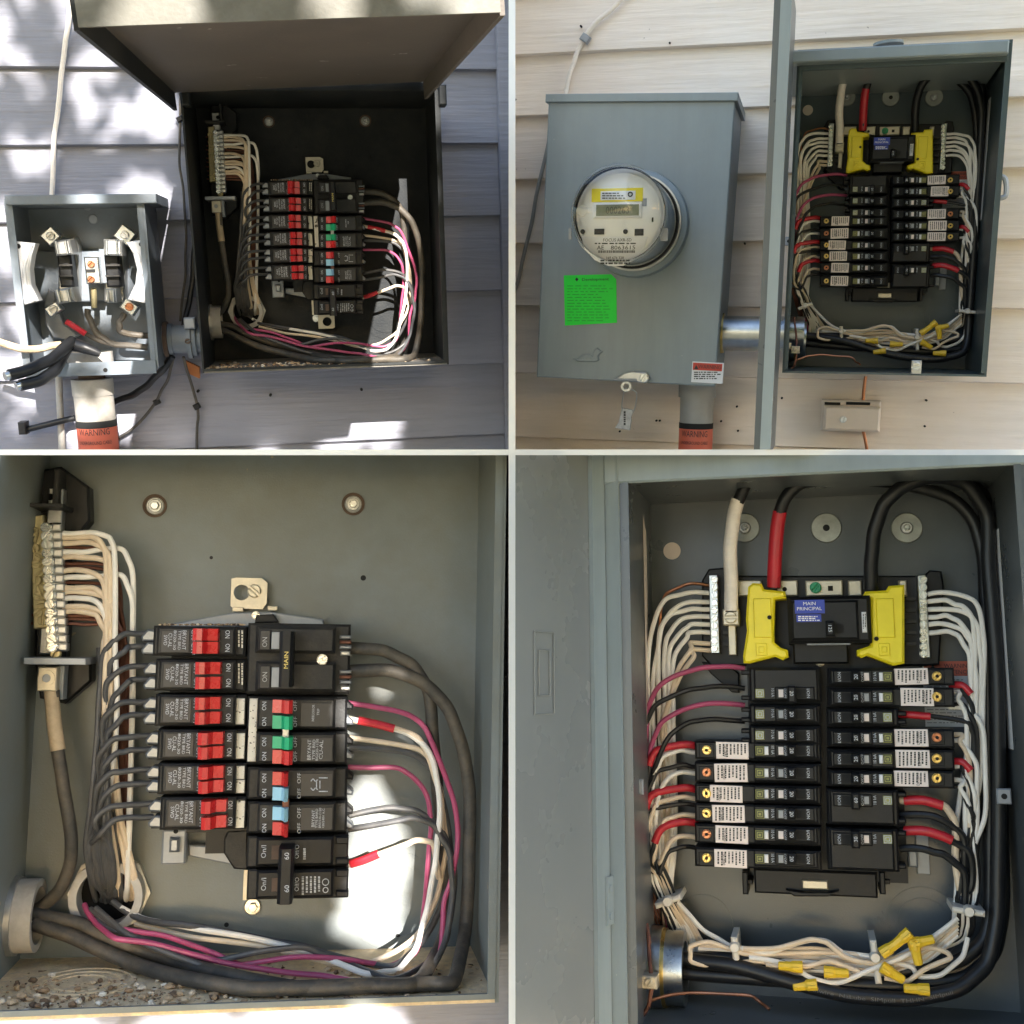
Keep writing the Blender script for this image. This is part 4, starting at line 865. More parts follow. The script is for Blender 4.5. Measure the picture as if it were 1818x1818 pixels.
    breaker(-1, 0, 1184, 1247, False, tall=True, nm='black tall breaker at top of left column')
    breaker(-1, 1, 1250, 1286, False, nm='unlabelled black breaker, second down left column,')
    breaker(-1, 2, 1288, 1323, False, nm='unlabelled black breaker, third down left column,')
    for k, (a, b, l) in enumerate(((1316, 1350, (1271, 1329)), (1354, 1391, (1268, 1327)), (1393, 1427, (1260, 1318)), (1428, 1463, (1264, 1322)), (1465, 1500, (1270, 1328)), (1507, 1543, (1268, 1326)))):
        breaker(-1, k, a, b, True, l, nm='paper labelled breaker with brass screw, %s down on left,' % ORD[k])
    kk = 0
    for k, (a, b, l) in enumerate(((1185, 1218, (1588, 1648)), (1220, 1256, (1599, 1658)), (1257, 1290, None), (1293, 1328, (1588, 1648)), (1330, 1366, (1590, 1651)), (1367, 1399, (1587, 1648)))):
        if l: breaker(1, kk, a, b, True, l, nm='paper labelled breaker with copper screw, %s down on right,' % ORD[kk]); kk += 1
        else: breaker(1, k, a, b, False, nm='unlabelled black breaker in the right column')
    breaker(1, 7, 1401, 1466, False, tall=True, amp='60', nm='upper black two-pole breaker, marked sixty, on right')
    breaker(1, 8, 1470, 1547, False, tall=True, amp='30', nm='lowest black two-pole breaker, marked thirty, on right')
    # wires
    W = lambda nm, lab, pts, r, m, grp=None, cat='wire': one(p, nm, lab + ' ' + sfx, cat, G().pt(p, pts, r), m, None, grp)
    for i, y in enumerate((1053, 1069, 1082, 1095, 1109, 1123, 1143, 1155)):
        kx = [1160, 1172, 1166, 1178, 1186, 1192, 1200, 1206][i]; fx = [1150, 1160, 1170, 1180, 1188, 1194, 1182, 1176][i]
        pts = [(1262, y, 66), (1228, y - 1, 76), (kx + 26, y + 10, 84), (kx + 4, y + 44, 86), (fx, y + 130, 82), (fx + 2, 1330, 70), (fx + 10 - i, 1430, 66), (fx + 12 - i * 2, 1520, 66), (1172 + i * 4, 1592, 70), (1200 + i * 5, 1650, 60), (1196 + i * 9, 1700, 46)]
        W('neutral_wire', 'white wire from left screw row, %s from the top,' % ORD[i], pts, 4.2, m_wcream if i > 5 else m_wwhite, 'left neutral wires')
    W('ground_wire', 'bare copper wire from top of left screw row', [(1262, 1040, 60), (1225, 1036, 66), (1185, 1052, 64), (1172, 1090, 58), (1172, 1150, 50), (1166, 1260, 44)], 3, m_copper)
    for i, y in enumerate((1055, 1068, 1082, 1096, 1109, 1124)):
        kx = [1746, 1732, 1740, 1726, 1728, 1724][i]; fx = [1748, 1730, 1742, 1726, 1734, 1724][i]
        pts = [(1648, y, 66), (1680, y - 2, 76), (kx - 22, y + 8, 86), (kx - 4, y + 36, 90), (fx, y + 100, 90), (fx - 4, 1300, 84), (fx - 10, 1400, 80), (1712 + i * 3, 1500, 78), (1704 + i * 4, 1600, 76), (1692 - i * 3, 1650, 66), (1640 - i * 10, 1700, 56)]
        W('neutral_wire', 'white wire from right screw row, %s from the top,' % ORD[i], pts, 4.1, m_wwhite, 'right neutral wires')
    # left branch wires
    for lab, y, m, kx in (('pink wire from top left breaker', 1187, m_wpink, 1150), ('thin black wire from top left breaker', 1222, m_wblack, 1142), ('pink wire from third left breaker', 1252, m_wpink, 1154), ('thin black wire above labelled left breakers', 1281, m_wblack, 1164)):
        W('branch_wire', lab, [(1322, y, 80), (1270, y - 4, 92), (1220, y + 4, 100), (kx + 22, y + 30, 104), (kx, y + 80, 100), (1146, 1400 + (y - 1187) * .3, 84), (1156, 1500, 76), (1176, 1592, 72), (1196, 1690, 44)], 4.4, m)
    for k, y in enumerate((1325, 1336, 1362, 1374, 1402, 1419, 1431, 1449, 1462, 1488, 1507)):
        m = [m_wred, m_wwhite, m_wblack, m_wwhite, m_wred, m_wcream, m_wblack, m_wcream, m_wred, m_wcream, m_wblack][k]
        kx = [1148, 1160, 1150, 1166, 1142, 1150, 1136, 1164, 1158, 1172, 1168][k]
        nm = {id(m_wred): 'red taped wire', id(m_wwhite): 'white wire', id(m_wblack): 'black wire', id(m_wcream): 'cream wire'}[id(m)]
        base = m_wblack if m is m_wred else m
        pts = [(1240, y, 80), (1212, y - 3, 90), (kx + 18, y + 8, 98), (kx + 2, y + 44, 98), (kx - 2, min(1530, y + 110), 90), (1154 + k * 3, 1556, 80), (1172 + k * 3, 1600, 72), (1196 + k * 5, 1660, 56), (1210 + k * 8, 1700, 40)]
        t_ = T(p, 'branch_wire', '%s to left labelled breakers, %s from top, %s' % (nm, ORD[k], sfx), 'wire', pts[0]); t_.part('insulation', G().pt(p, pts, 4.0), base)
        if m is m_wred: t_.part('tape_wrap', G().pt(p, [(1238, y, 82), (1212, y - 3, 92), (kx + 18, y + 8, 100), (kx + 4, y + 34, 101)], 6.6, 10), m_wred)
    for k in range(9):
        W('bundle_wire', 'wire inside the left bundle, %s from left,' % ORD[k], [(1148 + k * 5, 1210, 50), (1150 + k * 5.5, 1330, 46), (1146 + k * 5, 1450, 48), (1154 + k * 4, 1550, 60), (1172 + k * 3, 1598, 62), (1178 + k * 7, 1680, 36)], 4.4, [m_wblack, m_wcream, m_wwhite, m_wblack, m_wcream, m_wblack, m_wwhite, m_wcream, m_wblack][k], 'left bundle wires')
    for k in range(5):
        W('ground_wire', 'thin bare copper wire at far left, %s from left,' % ORD[k], [(1136 + k * 3, 1470, 80), (1136 + k * 3, 1530, 74), (1150 + k * 4, 1590, 66), (1166 + k * 5, 1640, 52)], 1.8, m_copperd, 'left bare ground wires')
    # right branch wires
    for k, (y, m, kx) in enumerate(((1216, m_wred, 1726), (1228, m_wwhite, 1716), (1250, m_wblack, 1734), (1256, m_wwhite, 1748), (1268, m_wred, 1730), (1304, m_wcream, 1722), (1316, m_wwhite, 1734), (1352, m_wred, 1726), (1360, m_wwhite, 1730), (1386, m_wwhite, 1722), (1396, m_wblack, 1728))):
        nm = {id(m_wred): 'red taped wire', id(m_wwhite): 'white wire', id(m_wblack): 'black wire', id(m_wcream): 'cream wire'}[id(m)]
        base = m_wblack if m is m_wred else m; sx = 1592 if k == 4 else 1684
        pts = [(sx, y, 80), (sx + 24, y, 88), (kx - 16, y + 14, 92), (kx, y + 50, 92), (kx, 1440 + k * 2, 84), (1706 + k * 3, 1540, 80), (1700 + k * 3, 1610, 76), (1680, 1660, 60), (1620 - k * 6, 1712, 50)]
        t_ = T(p, 'branch_wire', '%s from right breakers, %s from top, %s' % (nm, ORD[k], sfx), 'wire', pts[0]); t_.part('insulation', G().pt(p, pts, 4.0), base)
        if m is m_wred: t_.part('tape_wrap', G().pt(p, [(sx + 2, y, 82), (sx + 24, y + 1, 90), (sx + (60 if k == 4 else 40), y + (4 if k == 4 else 16), 93)], 6.2, 10), m_wred)
    for lab, y, base, tape, kx in (('cream wire with red tape from breaker 60', 1421, m_wcream, True, 1700), ('thick black wire from breaker 60', 1447, m_wblack, False, 1716), ('black wire with red tape from breaker 30', 1475, m_wblack, True, 1728), ('black wire below red one from breaker 30', 1507, m_wblack, False, 1716)):
        pts = [(1598, y, 84), (1640, y, 92), (1676, y + 10, 94), (kx - 6, y + 40, 90), (kx - 4, y + 100, 84), (1704, 1590, 78), (1690, 1650, 64), (1620, 1716, 50)]
        t_ = T(p, 'branch_wire', lab + ' ' + sfx, 'wire', pts[0]); t_.part('insulation', G().pt(p, pts, 6), base)
        if tape: t_.part('tape_wrap', G().pt(p, [(1606, y, 86), (1640, y, 94), (1672, y + 9, 96), (1690 if y > 1450 else 1668, y + (17 if y > 1450 else 8), 96)], 8, 10), m_wred)
    for k in range(8):
        W('bundle_wire', 'wire inside the right bundle, %s from left,' % ORD[k], [(1724 + k * 3, 1140 + k * 20, 60), (1722 + k * 3.6, 1300, 60), (1704 + k * 6, 1420, 62), (1698 + k * 5, 1520, 70), (1696 + k * 4.5, 1620, 74), (1684 + k * 3, 1670, 58), (1600 - k * 14, 1725, 46)], 4.4, [m_wwhite, m_wblack, m_wblack, m_wwhite, m_wblack, m_wwhite, m_wblack, m_wblack][k], 'right bundle wires')
    # feeders
    def keep_in(pts, r):     # stay clear of the side wall and floor
        out = []
        for x, y, z in pts:
            while p.L(x, y, z).x > xr - (r + 2) * p.s: x -= 2
            while p.L(x, y, z).y < yb + (r + 2) * p.s: y -= 2
            out.append((x, y, z))
        return out
    def cable(lab, pts, r, m, tape=None):
        pts = keep_in(pts, r)
        t_ = T(p, 'feeder_cable', lab + ' ' + sfx, 'cable', pts[0]); cable.last = t_; t_.part('jacket', G().pt(p, pts, r, 14), m)
        if tape: t_.part('tape_wrap', G().pt(p, tape[0], tape[1], 14), tape[2])
    cable('black feeder wrapped in white tape at top left', [(1298, 1086, 92), (1298, 1030, 96), (1297, 970, 102), (1304, 910, 112), (1324, 862, 130), (1350, 838, 150), (1420, 830, 160)], 10.5, m_wblack, ([(1298, 1084, 92), (1298, 1030, 96), (1297, 970, 102), (1303, 915, 111), (1311, 886, 119)], 12, m_wtape))
    cable('black feeder with red tape over the main breaker', [(1374, 1044, 80), (1376, 990, 90), (1381, 930, 100), (1394, 885, 112), (1424, 858, 118), (1480, 850, 112), (1580, 856, 84), (1680, 880, 66), (1728, 925, 62), (1746, 1000, 62), (1752, 1150, 62), (1756, 1400, 62), (1758, 1600, 66), (1746, 1668, 74), (1700, 1706, 84), (1600, 1724, 90), (1450, 1716, 92), (1300, 1700, 92), (1190, 1704, 92), (1120, 1706, 92)], 11, m_wblack, ([(1374, 1042, 80), (1376, 990, 90), (1380, 938, 99), (1385, 908, 105)], 12, m_wred))
    cable('thick black feeder into the right yellow cap', [(1546, 1046, 84), (1546, 1000, 94), (1551, 950, 104), (1568, 898, 116), (1602, 864, 122), (1660, 846, 116), (1716, 860, 100), (1752, 915, 88), (1766, 1000, 84), (1770, 1200, 84), (1772, 1450, 84), (1770, 1620, 90), (1752, 1710, 100), (1700, 1756, 116), (1610, 1774, 124), (1500, 1766, 126), (1400, 1742, 124), (1300, 1714, 116), (1190, 1700, 104), (1120, 1700, 100)], 12, m_wblack)
    LASTC = (None, cable.last)
    cable('black feeder hugging the right wall behind others', [(1420, 832, 150), (1560, 838, 130), (1690, 848, 110), (1760, 880, 60), (1778, 960, 44), (1780, 1150, 40), (1782, 1400, 40), (1780, 1600, 50), (1764, 1690, 66), (1710, 1738, 90), (1600, 1750, 104), (1450, 1744, 110), (1300, 1734, 106), (1190, 1724, 98), (1120, 1722, 96)], 11.5, m_wblack)
    def along(txt, path, h, r):      # print that follows a cable
        Q = crom([p.L(*q) for q in path], 24); Ls = [0.0]
        for a_, b_ in zip(Q, Q[1:]): Ls.append(Ls[-1] + (b_ - a_).length)
        vs, fs, ww = text_data(txt); k = Ls[-1] / ww; out = []
        for vx, vy in vs:
            s_ = (vx / ww + .5) * Ls[-1]; i_ = 0
            while i_ < len(Ls) - 2 and Ls[i_ + 1] < s_: i_ += 1
            f_ = (s_ - Ls[i_]) / max(1e-6, Ls[i_ + 1] - Ls[i_]); q = Q[i_].lerp(Q[i_ + 1], f_); d_ = (Q[i_ + 1] - Q[i_]).normalized(); nv = Vector((-d_.y, d_.x, 0)).normalized()
            out.append(q + nv * (vy * h * p.s) + Vector((0, 0, (r + .8) * p.s - abs(vy) * .25)))
        return FT(G().add(out, fs))
    for txt, path in (('Southwire  NaLube  SIMpull  THHN  SIMpull', [(1420, 1748, 124), (1500, 1766, 126), (1610, 1774, 124), (1690, 1759, 117)]),):
        LASTC[1].part('jacket_print', along(txt, path, 8, 12), m_wgrey if not big else m_jprint, smooth=False, kind='stuff')
    # loops of spare wire with nuts and ties along the bottom
    LP = [('cream loop on the left of the bottom bundle', m_wcream, [(1690, 1640, 80), (1600, 1700, 96), (1480, 1690, 104), (1330, 1694, 112), (1262, 1672, 118), (1228, 1680, 118), (1228, 1706, 118), (1270, 1714, 118), (1340, 1706, 112), (1440, 1716, 104)]),
          ('white wire entering the bottom bundle from left', m_wwhite, [(1198, 1596, 70), (1250, 1650, 90), (1300, 1680, 108), (1360, 1690, 112), (1430, 1670, 112), (1470, 1672, 112), (1510, 1700, 110), (1560, 1712, 108), (1620, 1690, 106), (1690, 1640, 90)]),
          ('cream arched wire in the bottom bundle', m_wcream, [(1320, 1684, 116), (1380, 1682, 120), (1440, 1668, 124), (1468, 1674, 124), (1500, 1700, 122), (1560, 1708, 118), (1640, 1684, 116), (1680, 1690, 116), (1686, 1702, 116), (1640, 1722, 116), (1610, 1742, 116), (1570, 1736, 114)]),
          ('white low sagging wire in the bottom bundle', m_wwhite, [(1330, 1700, 116), (1400, 1712, 120), (1440, 1738, 124), (1490, 1744, 126), (1540, 1724, 124), (1600, 1700, 120), (1650, 1670, 110), (1700, 1630, 94)]),
          ('cream double bent wire in the bottom bundle', m_wcream, [(1360, 1712, 114), (1430, 1716, 120), (1470, 1706, 124), (1510, 1718, 124), (1524, 1728, 122), (1490, 1740, 118), (1420, 1734, 112), (1360, 1720, 106)]),
          ('white curl at right end of the bottom bundle', m_wwhite, [(1718, 1664, 90), (1708, 1700, 98), (1670, 1732, 104), (1630, 1732, 106), (1616, 1718, 106), (1560, 1700, 104), (1480, 1690, 98)])]
    for lab, m, pts in LP: W('spare_wire', lab, pts, 4.0, m)
    for k in range(6): W('spare_wire', 'pale wire low in the bottom bundle, %s from top,' % ORD[k], [(1240, 1678 + k * 6, 88), (1330, 1686 + k * 6, 96), (1450, 1684 + k * 8, 100), (1560, 1704 + k * 5, 100), (1640, 1680 + k * 6, 92), (1700, 1630 + k * 6, 80)], 3.7, [m_wcream, m_wwhite][k % 2], 'bottom bundle wires')
    def nut(i, x, y, ang, s_=1.0):
        a = rad(ang); k, m = math.cos(a), math.sin(a); A = p.L(x, y, 132)
        Mx = Matrix(((k, 0, -m), (m, 0, k), (0, 1, 0))).to_4x4() if False else (Matrix.Rotation(a, 4, 'Z') @ Matrix.Rotation(rad(90), 4, 'Y'))
        t_ = T(p, 'wire_nut', 'yellow wire nut in bottom bundle, %s from left, %s' % (ORD[i], sfx), 'wire nut', (x, y, 132), 'yellow wire nuts')
        q = 1.0 * p.s * s_
        t_.part('cap', G().lathe(A, [(7 * q, -24 * q), (8.5 * q, -22 * q), (9.5 * q, 0), (11 * q, 4 * q), (12 * q, 22 * q), (9 * q, 23 * q)], 8, Mx), m_nut, smooth=False)
        for sg in (-1, 1):
            c = A + Mx.to_3x3() @ Vector((sg * 11 * q, 0, 13 * q))
            t_.part('wing', hexa(G(), c + Mx.to_3x3() @ Vector((-3.5 * q, -2 * q, -8 * q)), Mx.to_3x3() @ Vector((7 * q, 0, 0)), Mx.to_3x3() @ Vector((0, 4 * q, 0)), Mx.to_3x3() @ Vector((0, 0, 16 * q))), m_nut, smooth=False)
    for i, (x, y, a) in enumerate(((1404, 1716, 0), (1430, 1750, 8), (1484, 1727, 180), (1582, 1682, 215), (1584, 1728, 150), (1600, 1668, 40), (1636, 1672, 195), (1626, 1690, 100), (1628, 1756, 0))): nut(i, x, y, a, .82)
    def tie(i, x, y, w_, h_, ang, lab):
        t_ = T(p, 'cable_tie', lab + ' ' + sfx, 'cable tie', (x, y, 120)); c = p.L(x, y, 134)
        t_.part('strap', G().box(c, w_ * p.s, h_ * p.s, 40 * zz, 122 * zz, 3 * p.s, ang), m_tie)
        a = rad(ang); hx = c + Vector((-math.sin(a) * h_ * .12, math.cos(a) * h_ * .12, 0)) * p.s
        t_.part('head', G().lathe((hx.x, hx.y, 112 * zz), [(9 * p.s, 0), (9 * p.s, 10 * zz), (7 * p.s, 16 * zz)], 14), m_tie)
    tie(0, 1184, 1604, 46, 9, 22, 'nylon tie round the left bundle'); tie(1, 1304, 1690, 10, 40, 4, 'nylon tie round the left end of spare loops'); tie(2, 1556, 1712, 10, 66, 5, 'nylon tie at middle of spare loops'); tie(3, 1722, 1622, 48, 9, -6, 'nylon tie round the right bundle')
    # hub with ground lug
    ML = Matrix.Rotation(rad(90), 4, 'Y'); c = p.L(1130, 1714, 96); c.x = xl
    t_ = T(p, 'conduit_hub', 'shiny galvanised hub with ground lug at lower left ' + sfx, 'conduit fitting', (1140, 1714, 96)); q = p.s
    t_.part('collar', G().ring(c, 48 * q, 66 * q, 0, 20 * q, 30, ML), m_galv); t_.part('bushing', G().ring(c, 44 * q, 60 * q, 20 * q, 56 * q, 30, ML), m_galv); t_.part('yellow_ring', G().ring(c, 50 * q, 63 * q, 20 * q, 26 * q, 30, ML), m_brass); t_.part('bore', FT(G().lathe(c, [(46 * q, 2)], 28, ML)), m_hole)
    l1 = t_.part('ground_lug', G().pb(p, 1112, 1722, 1138, 1744, 180, 204, 2), m_steel); t_.part('lug_screw', G().screw(p, 1125, 1734, 8, 204, 30, 6), m_steel, l1)
    l2 = t_.part('ground_lug', G().pb(p, 1138, 1733, 1166, 1757, 180, 210, 2), m_steel); t_.part('lug_screw', G().screw(p, 1151, 1745, 6.5, 210, 60, 6), m_steel, l2)
    W('ground_wire', 'bare copper wire through the hub lug', [(1148, 1640, 150), (1153, 1690, 170), (1157, 1745, 194), (1152, 1785, 200), (1138, 1806, 200)], 3.4, m_copperd)
    W('ground_wire', 'bare copper wire rising along the floor', [(1150, 1778, 190), (1190, 1766, 180), (1240, 1762, 170), (1330, 1768, 170), (1352, 1782, 180), (1366, 1792, 190)], 2.6, m_copper)
    return E
new_panel(BR, True)
new_panel(NTR, False)
# ------------------------------------------------------------------ top left: raised lid, open meter socket, conduits, wires
def tl_extras():
    p = TL; E = EO
    W = lambda nm, lab, pts, r, m, cat='wire', seg=9, clip=None: one(p, nm, lab, cat, G().pt(p, pts, r, seg), m, None, None, True, clip)
    # lid, hinged on the top front edge of the old box
    xl, xr = OTL.L(45, 1300, 0).x, OTL.L(862, 1300, 0).x; yt = OTL.L(470, 850, 0).y; d = 300 * OTL.zs
    Ll = 760; dr = rad(2.0); tw = rad(2.6); hc = Vector(((xl + xr) / 2, yt + 4, d + 6)); hw = (xr - xl) / 2 + 10
    un = Vector((0, -math.sin(dr), math.cos(dr))); ux = Vector((math.cos(tw), math.sin(tw), 0)); uy = un.cross(ux).normalized()
    if uy.y < 0: uy = -uy
    A = hc - ux * hw
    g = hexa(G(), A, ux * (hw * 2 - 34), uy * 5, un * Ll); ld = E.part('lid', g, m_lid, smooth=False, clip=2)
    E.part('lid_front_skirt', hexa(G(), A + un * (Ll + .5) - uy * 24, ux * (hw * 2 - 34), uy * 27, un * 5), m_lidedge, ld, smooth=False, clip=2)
    E.part('lid_side_skirt', hexa(G(), A - uy * 26 + un * 2 - ux * 5, ux * 5, uy * 31, un * (Ll - 2)), m_old_shade, ld, smooth=False)
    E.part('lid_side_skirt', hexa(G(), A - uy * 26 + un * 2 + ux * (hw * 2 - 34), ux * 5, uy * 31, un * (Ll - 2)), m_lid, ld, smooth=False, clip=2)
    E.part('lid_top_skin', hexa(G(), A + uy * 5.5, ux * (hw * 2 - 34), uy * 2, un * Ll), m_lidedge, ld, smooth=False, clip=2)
    E.part('hinge_strip', G().box(((xl + xr) / 2, yt + 16), xr - xl + 8, 34, d - 8, d - 1), m_old_shade, smooth=False)
    for x in (328, 786):
        E.part('hinge_bracket', G().pb(TL, x - 7, 150, x + 7, 186, 190, 224, 2), m_old_shade)
    # meter socket
    t = T(p, 'meter_socket', 'open grey meter socket box with bare lugs and cut cables', 'meter socket', (150, 655, 0)); Z = 140
    a = p.L(28, 500, Z).x; b = p.L(264, 500, Z).x; y0 = p.L(150, 654, Z).y; y1 = p.L(150, 356, Z).y; cx, cy = (a + b) / 2, (y0 + y1) / 2
    t.part('back_wall', G().box((cx, cy), b - a, y1 - y0, 0, 5), m_sock, smooth=False)
    for x in (a - 2, b + 2): t.part('side_wall', G().box((x, cy), 4, y1 - y0 + 8, 0, Z), m_sock, smooth=False)
    for x in (a + 4, b - 4): t.part('front_flange', G().box((x, cy), 8, y1 - y0, Z - 3, Z + 1), m_sock, smooth=False)
    t.part('bottom_wall', G().box((cx, y0 - 2), b - a, 4, 0, Z), m_sock, smooth=False); t.part('bottom_flange', G().box((cx, y0 - 1), b - a, 22, Z + 1, Z + 4), m_sock, smooth=False)
    t.part('top_cap', G().pb(p, 10, 345, 279, 362, -2, Z + 14, 1), m_sock, smooth=False)
    t.part('flange_hole', FT(G().pc(p, 187, 657, 3.5, Z, Z + 5)), m_hole)
    for q, n in (([(26, 428), (62, 432), (56, 452), (52, 478), (55, 506), (68, 534), (30, 544)], 0), ([(262, 424), (224, 430), (236, 450), (243, 478), (240, 504), (226, 532), (258, 538)], 1)):
        rg = t.part('ring_bracket', G().pp(p, q, 96, 128, 3), m_wst)
        pts = [(56, 434, 129), (46, 458, 129), (42, 480, 129), (46, 508, 129), (60, 534, 129)] if not n else [(231, 434, 129), (246, 456, 129), (250, 480, 129), (246, 508, 129), (232, 532, 129)]
        t.part('pressed_rib', G().pt(p, pts, 3), m_wst, rg)
        for yh in ((437, 531) if not n else (434,)): t.part('slot_hole', FT(G().pc(p, 32 if not n else 251, yh, 4, 126, 129)), m_hole, rg)
    t.part('mounting_plate', G().pb(p, 58, 444, 246, 536, 5, 22, 2), m_sock, smooth=False)
    t.part('arc_plate', G().pp(p, [(86, 512), (78, 540), (80, 575), (95, 600), (125, 604), (140, 596), (112, 575), (100, 545), (97, 520)], 6, 30, 2), m_grey)
    for x0, x1 in ((103, 139), (185, 222)): t.part('jaw_arm', G().pp(p, [(x0, 424), (x1 - 6, 420), (x1, 436), (x1, 536), (x0, 536)], 20, 52, 3), m_alu)
    for x0, x1 in ((104, 129), (187, 213)):
        bb = t.part('insulator_block', G().pb(p, x0, 452, x1, 510, 50, 86, 3), m_black)
        for yy in (471, 490): t.part('insulator_rib', G().pb(p, x0, yy - 2, x1, yy + 2, 84, 96, 1), m_blackd, bb)
    def lug(xc, yc, w, h, ang, z, sc=m_alu):
        c = p.L(xc, yc, z + 26); l = t.part('jaw_lug', G().box(c, w, h, z, z + 26, 2, ang), m_zinc)
        t.part('lug_screw', G().screw(p, xc, yc, 7, z + 26, ang, 5), sc, l)
    def clipj(x0, y0_, x1, y1_, ang):
        xc, yc = (x0 + x1) / 2, (y0_ + y1_) / 2; c = p.L(xc, yc, 112); k = t.part('meter_jaw', G().box(c, (x1 - x0) * .9, (y1_ - y0_) * .9, 60, 112, 3, ang), m_alu)
        for s_ in (-.25, .25): t.part('jaw_blade', G().box(c + Vector((s_ * (x1 - x0), 0, 0)), 4, (y1_ - y0_) * .85, 110, 122, 1, ang), m_galv, k)
    lug(89, 419, 25, 23, 40, 66); clipj(97, 426, 126, 453, 5); lug(221, 417, 28, 26, -40, 66); clipj(184, 425, 216, 454, -4)
    lug(94, 549, 24, 18, 30, 60); clipj(99, 512, 131, 538, 8); lug(229, 545, 26, 20, -38, 70, m_copper); clipj(189, 512, 206, 538, 0)
    nb = t.part('neutral_block', G().pb(p, 151, 456, 177, 504, 22, 92, 2), m_zinc); t.part('neutral_side', G().pb(p, 178, 442, 189, 503, 22, 70, 1), m_sock)
    for yy in (469, 496): t.part('copper_screw', G().screw(p, 161, yy, 6, 92, 45, 5), m_copper, nb)
    t.part('neutral_gap', FT(G().pb(p, 153, 478, 169, 484, 90, 92.8)), m_hole, nb)
    t.part('neutral_post', G().pt(p, [(166, 512, 70), (167, 528, 66), (167, 545, 60)], 5, 10), m_brassd)
    for x, y in ((155, 365), (250, 385), (165, 389)): t.part('rivet', G().pc(p, x, y, 8, 4, 7, 20, 1), m_grey)
    t.part('inside_hub', G().ring(Vector((b - 16, p.L(258, 602, 60).y, 62)), 22, 30, 0, 16, 28, Matrix.Rotation(rad(90), 4, 'Y')), m_sock)
    t.part('bottom_hub', G().ring(Vector((p.L(162, 640, 60).x, y0, 66)), 30, 38, 0, 22, 30, Matrix.Rotation(rad(-90), 4, 'X')), m_pvcw)
    # wires inside the socket
    W('socket_wire', 'dark wire bent from socket centre to the side hub', [(156, 549, 70), (160, 568, 74), (172, 592, 76), (200, 610, 74), (262, 617, 66)], 5.5, m_cable_old)
    W('socket_wire', 'dark wire from lower right socket lug to side hub', [(221, 556, 82), (211, 572, 84), (214, 586, 82), (232, 594, 76), (266, 596, 66)], 5.5, m_cable_old)
    tt = T(p, 'socket_wire', 'thin dark wire with red tape end inside open socket', 'wire', (116, 570, 80)); tt.part('insulation', G().pt(p, [(148, 590, 82), (175, 605, 78), (195, 611, 74)], 3.6), m_cable_old); tt.part('tape_wrap', G().pt(p, [(118, 571, 82), (134, 581, 84), (152, 593, 84)], 5), m_wred)
    for k, (lab, q) in enumerate((('cut black cable poking out of socket, upper of pair', [(128, 606, 130), (112, 620, 160), (90, 638, 190), (52, 656, 220), (16, 666, 240)]), ('cut black cable poking out of socket, lower of pair', [(122, 612, 120), (110, 635, 160), (96, 658, 190), (70, 676, 214), (36, 684, 232)]))):
        tt = T(p, 'cut_cable', lab, 'cable', q[0]); tt.part('jacket', G().pt(p, q, 9.5, 12), m_wblack); e = p.L(*q[-1]); e0 = p.L(*q[-2]); dd = (e - e0).normalized(); tt.part('strands', G().tube([e, e + dd * 7], 7, 12), m_zinc)
    W('cut_cable', 'short cut black cable across the socket floor', [(132, 612, 130), (152, 618, 136), (178, 628, 136)], [11, 10, 6], m_wblack, 'cable', 12)
    W('tan_cable', 'flat tan cable entering the socket from left edge', [(-30, 596, 170), (0, 607, 168), (38, 619, 160), (75, 618, 150), (108, 612, 136)], 6, m_wtan, 'cable')
    # conduit between the boxes
    Mx = Matrix.Rotation(rad(90), 4, 'Y'); q0 = p.L(286, 603, 60); q1 = p.L(354, 603, 60)
    tt = T(p, 'conduit_coupling', 'blue grey conduit coupling between open socket and old panel', 'conduit', (320, 603, 60))
    tt.part('pipe', G().lathe(Vector((b + 2, q0.y, 62)), [(24, 0), (24, q1.x - b + 10)], 28, Mx), m_sock)
    for x, r in ((292, 31), (300, 27), (334, 34), (342, 30)): tt.part('collar', G().ring(Vector((p.L(x, 603, 62).x, q0.y, 62)), 23.5, r, 0, 7, 28, Mx), m_sock if x != 292 else m_rust)
    tt.part('clamp_screw', G().screw(p, 333, 606, 5, 92, 20, 5), m_rust); tt.part('ground_clamp', G().pb(p, 326, 564, 346, 584, 70, 98, 2), m_grey)
    # PVC riser with warning wrap
    tt = T(p, 'conduit_riser', 'pale plastic riser with orange warning wrap below open socket', 'conduit', (168, 798, 60)); My = Matrix.Rotation(rad(90), 4, 'X')
    x = p.L(168, 720, 66).x
    def vcyl(ya, yb_, r, m, nm, par=None, sy=1.0):
        A, B = p.L(168, ya, 66).y, p.L(168, yb_, 66).y; return tt.part(nm, G().lathe(Vector((x, A, 66)), [(r, 0), (r, A - B)], 32, My), m, par, clip=5)
    vcyl(660, 672, 22, m_rust, 'nipple'); vcyl(672, 701, 34.5, m_pvcw, 'coupling'); vcyl(701, 830, 33, m_pvcw, 'pipe'); wr = vcyl(757, 840, 33.6, m_orange, 'warning_wrap'); vcyl(745, 757, 34, m_hole, 'tape_band')
    def bent_text(tx, y, h, wd, r, xoff=0):
        g = G(); vs, fs, ww = text_data(tx); yy = p.L(168, y, 100).y; g.add([(x + r * math.sin((vx / ww * wd + xoff) / r), yy + vy * h, 66 + r * math.cos((vx / ww * wd + xoff) / r)) for vx, vy in vs], fs); return FT(g)
    tt.part('wrap_lettering', bent_text('WARNING', 768, 11, 56, 34.3), m_printd, wr, kind='stuff'); tt.part('wrap_lettering', bent_text('UNDERGROUND CABLE', 787, 6, 60, 34.3), m_printd, wr, kind='stuff')
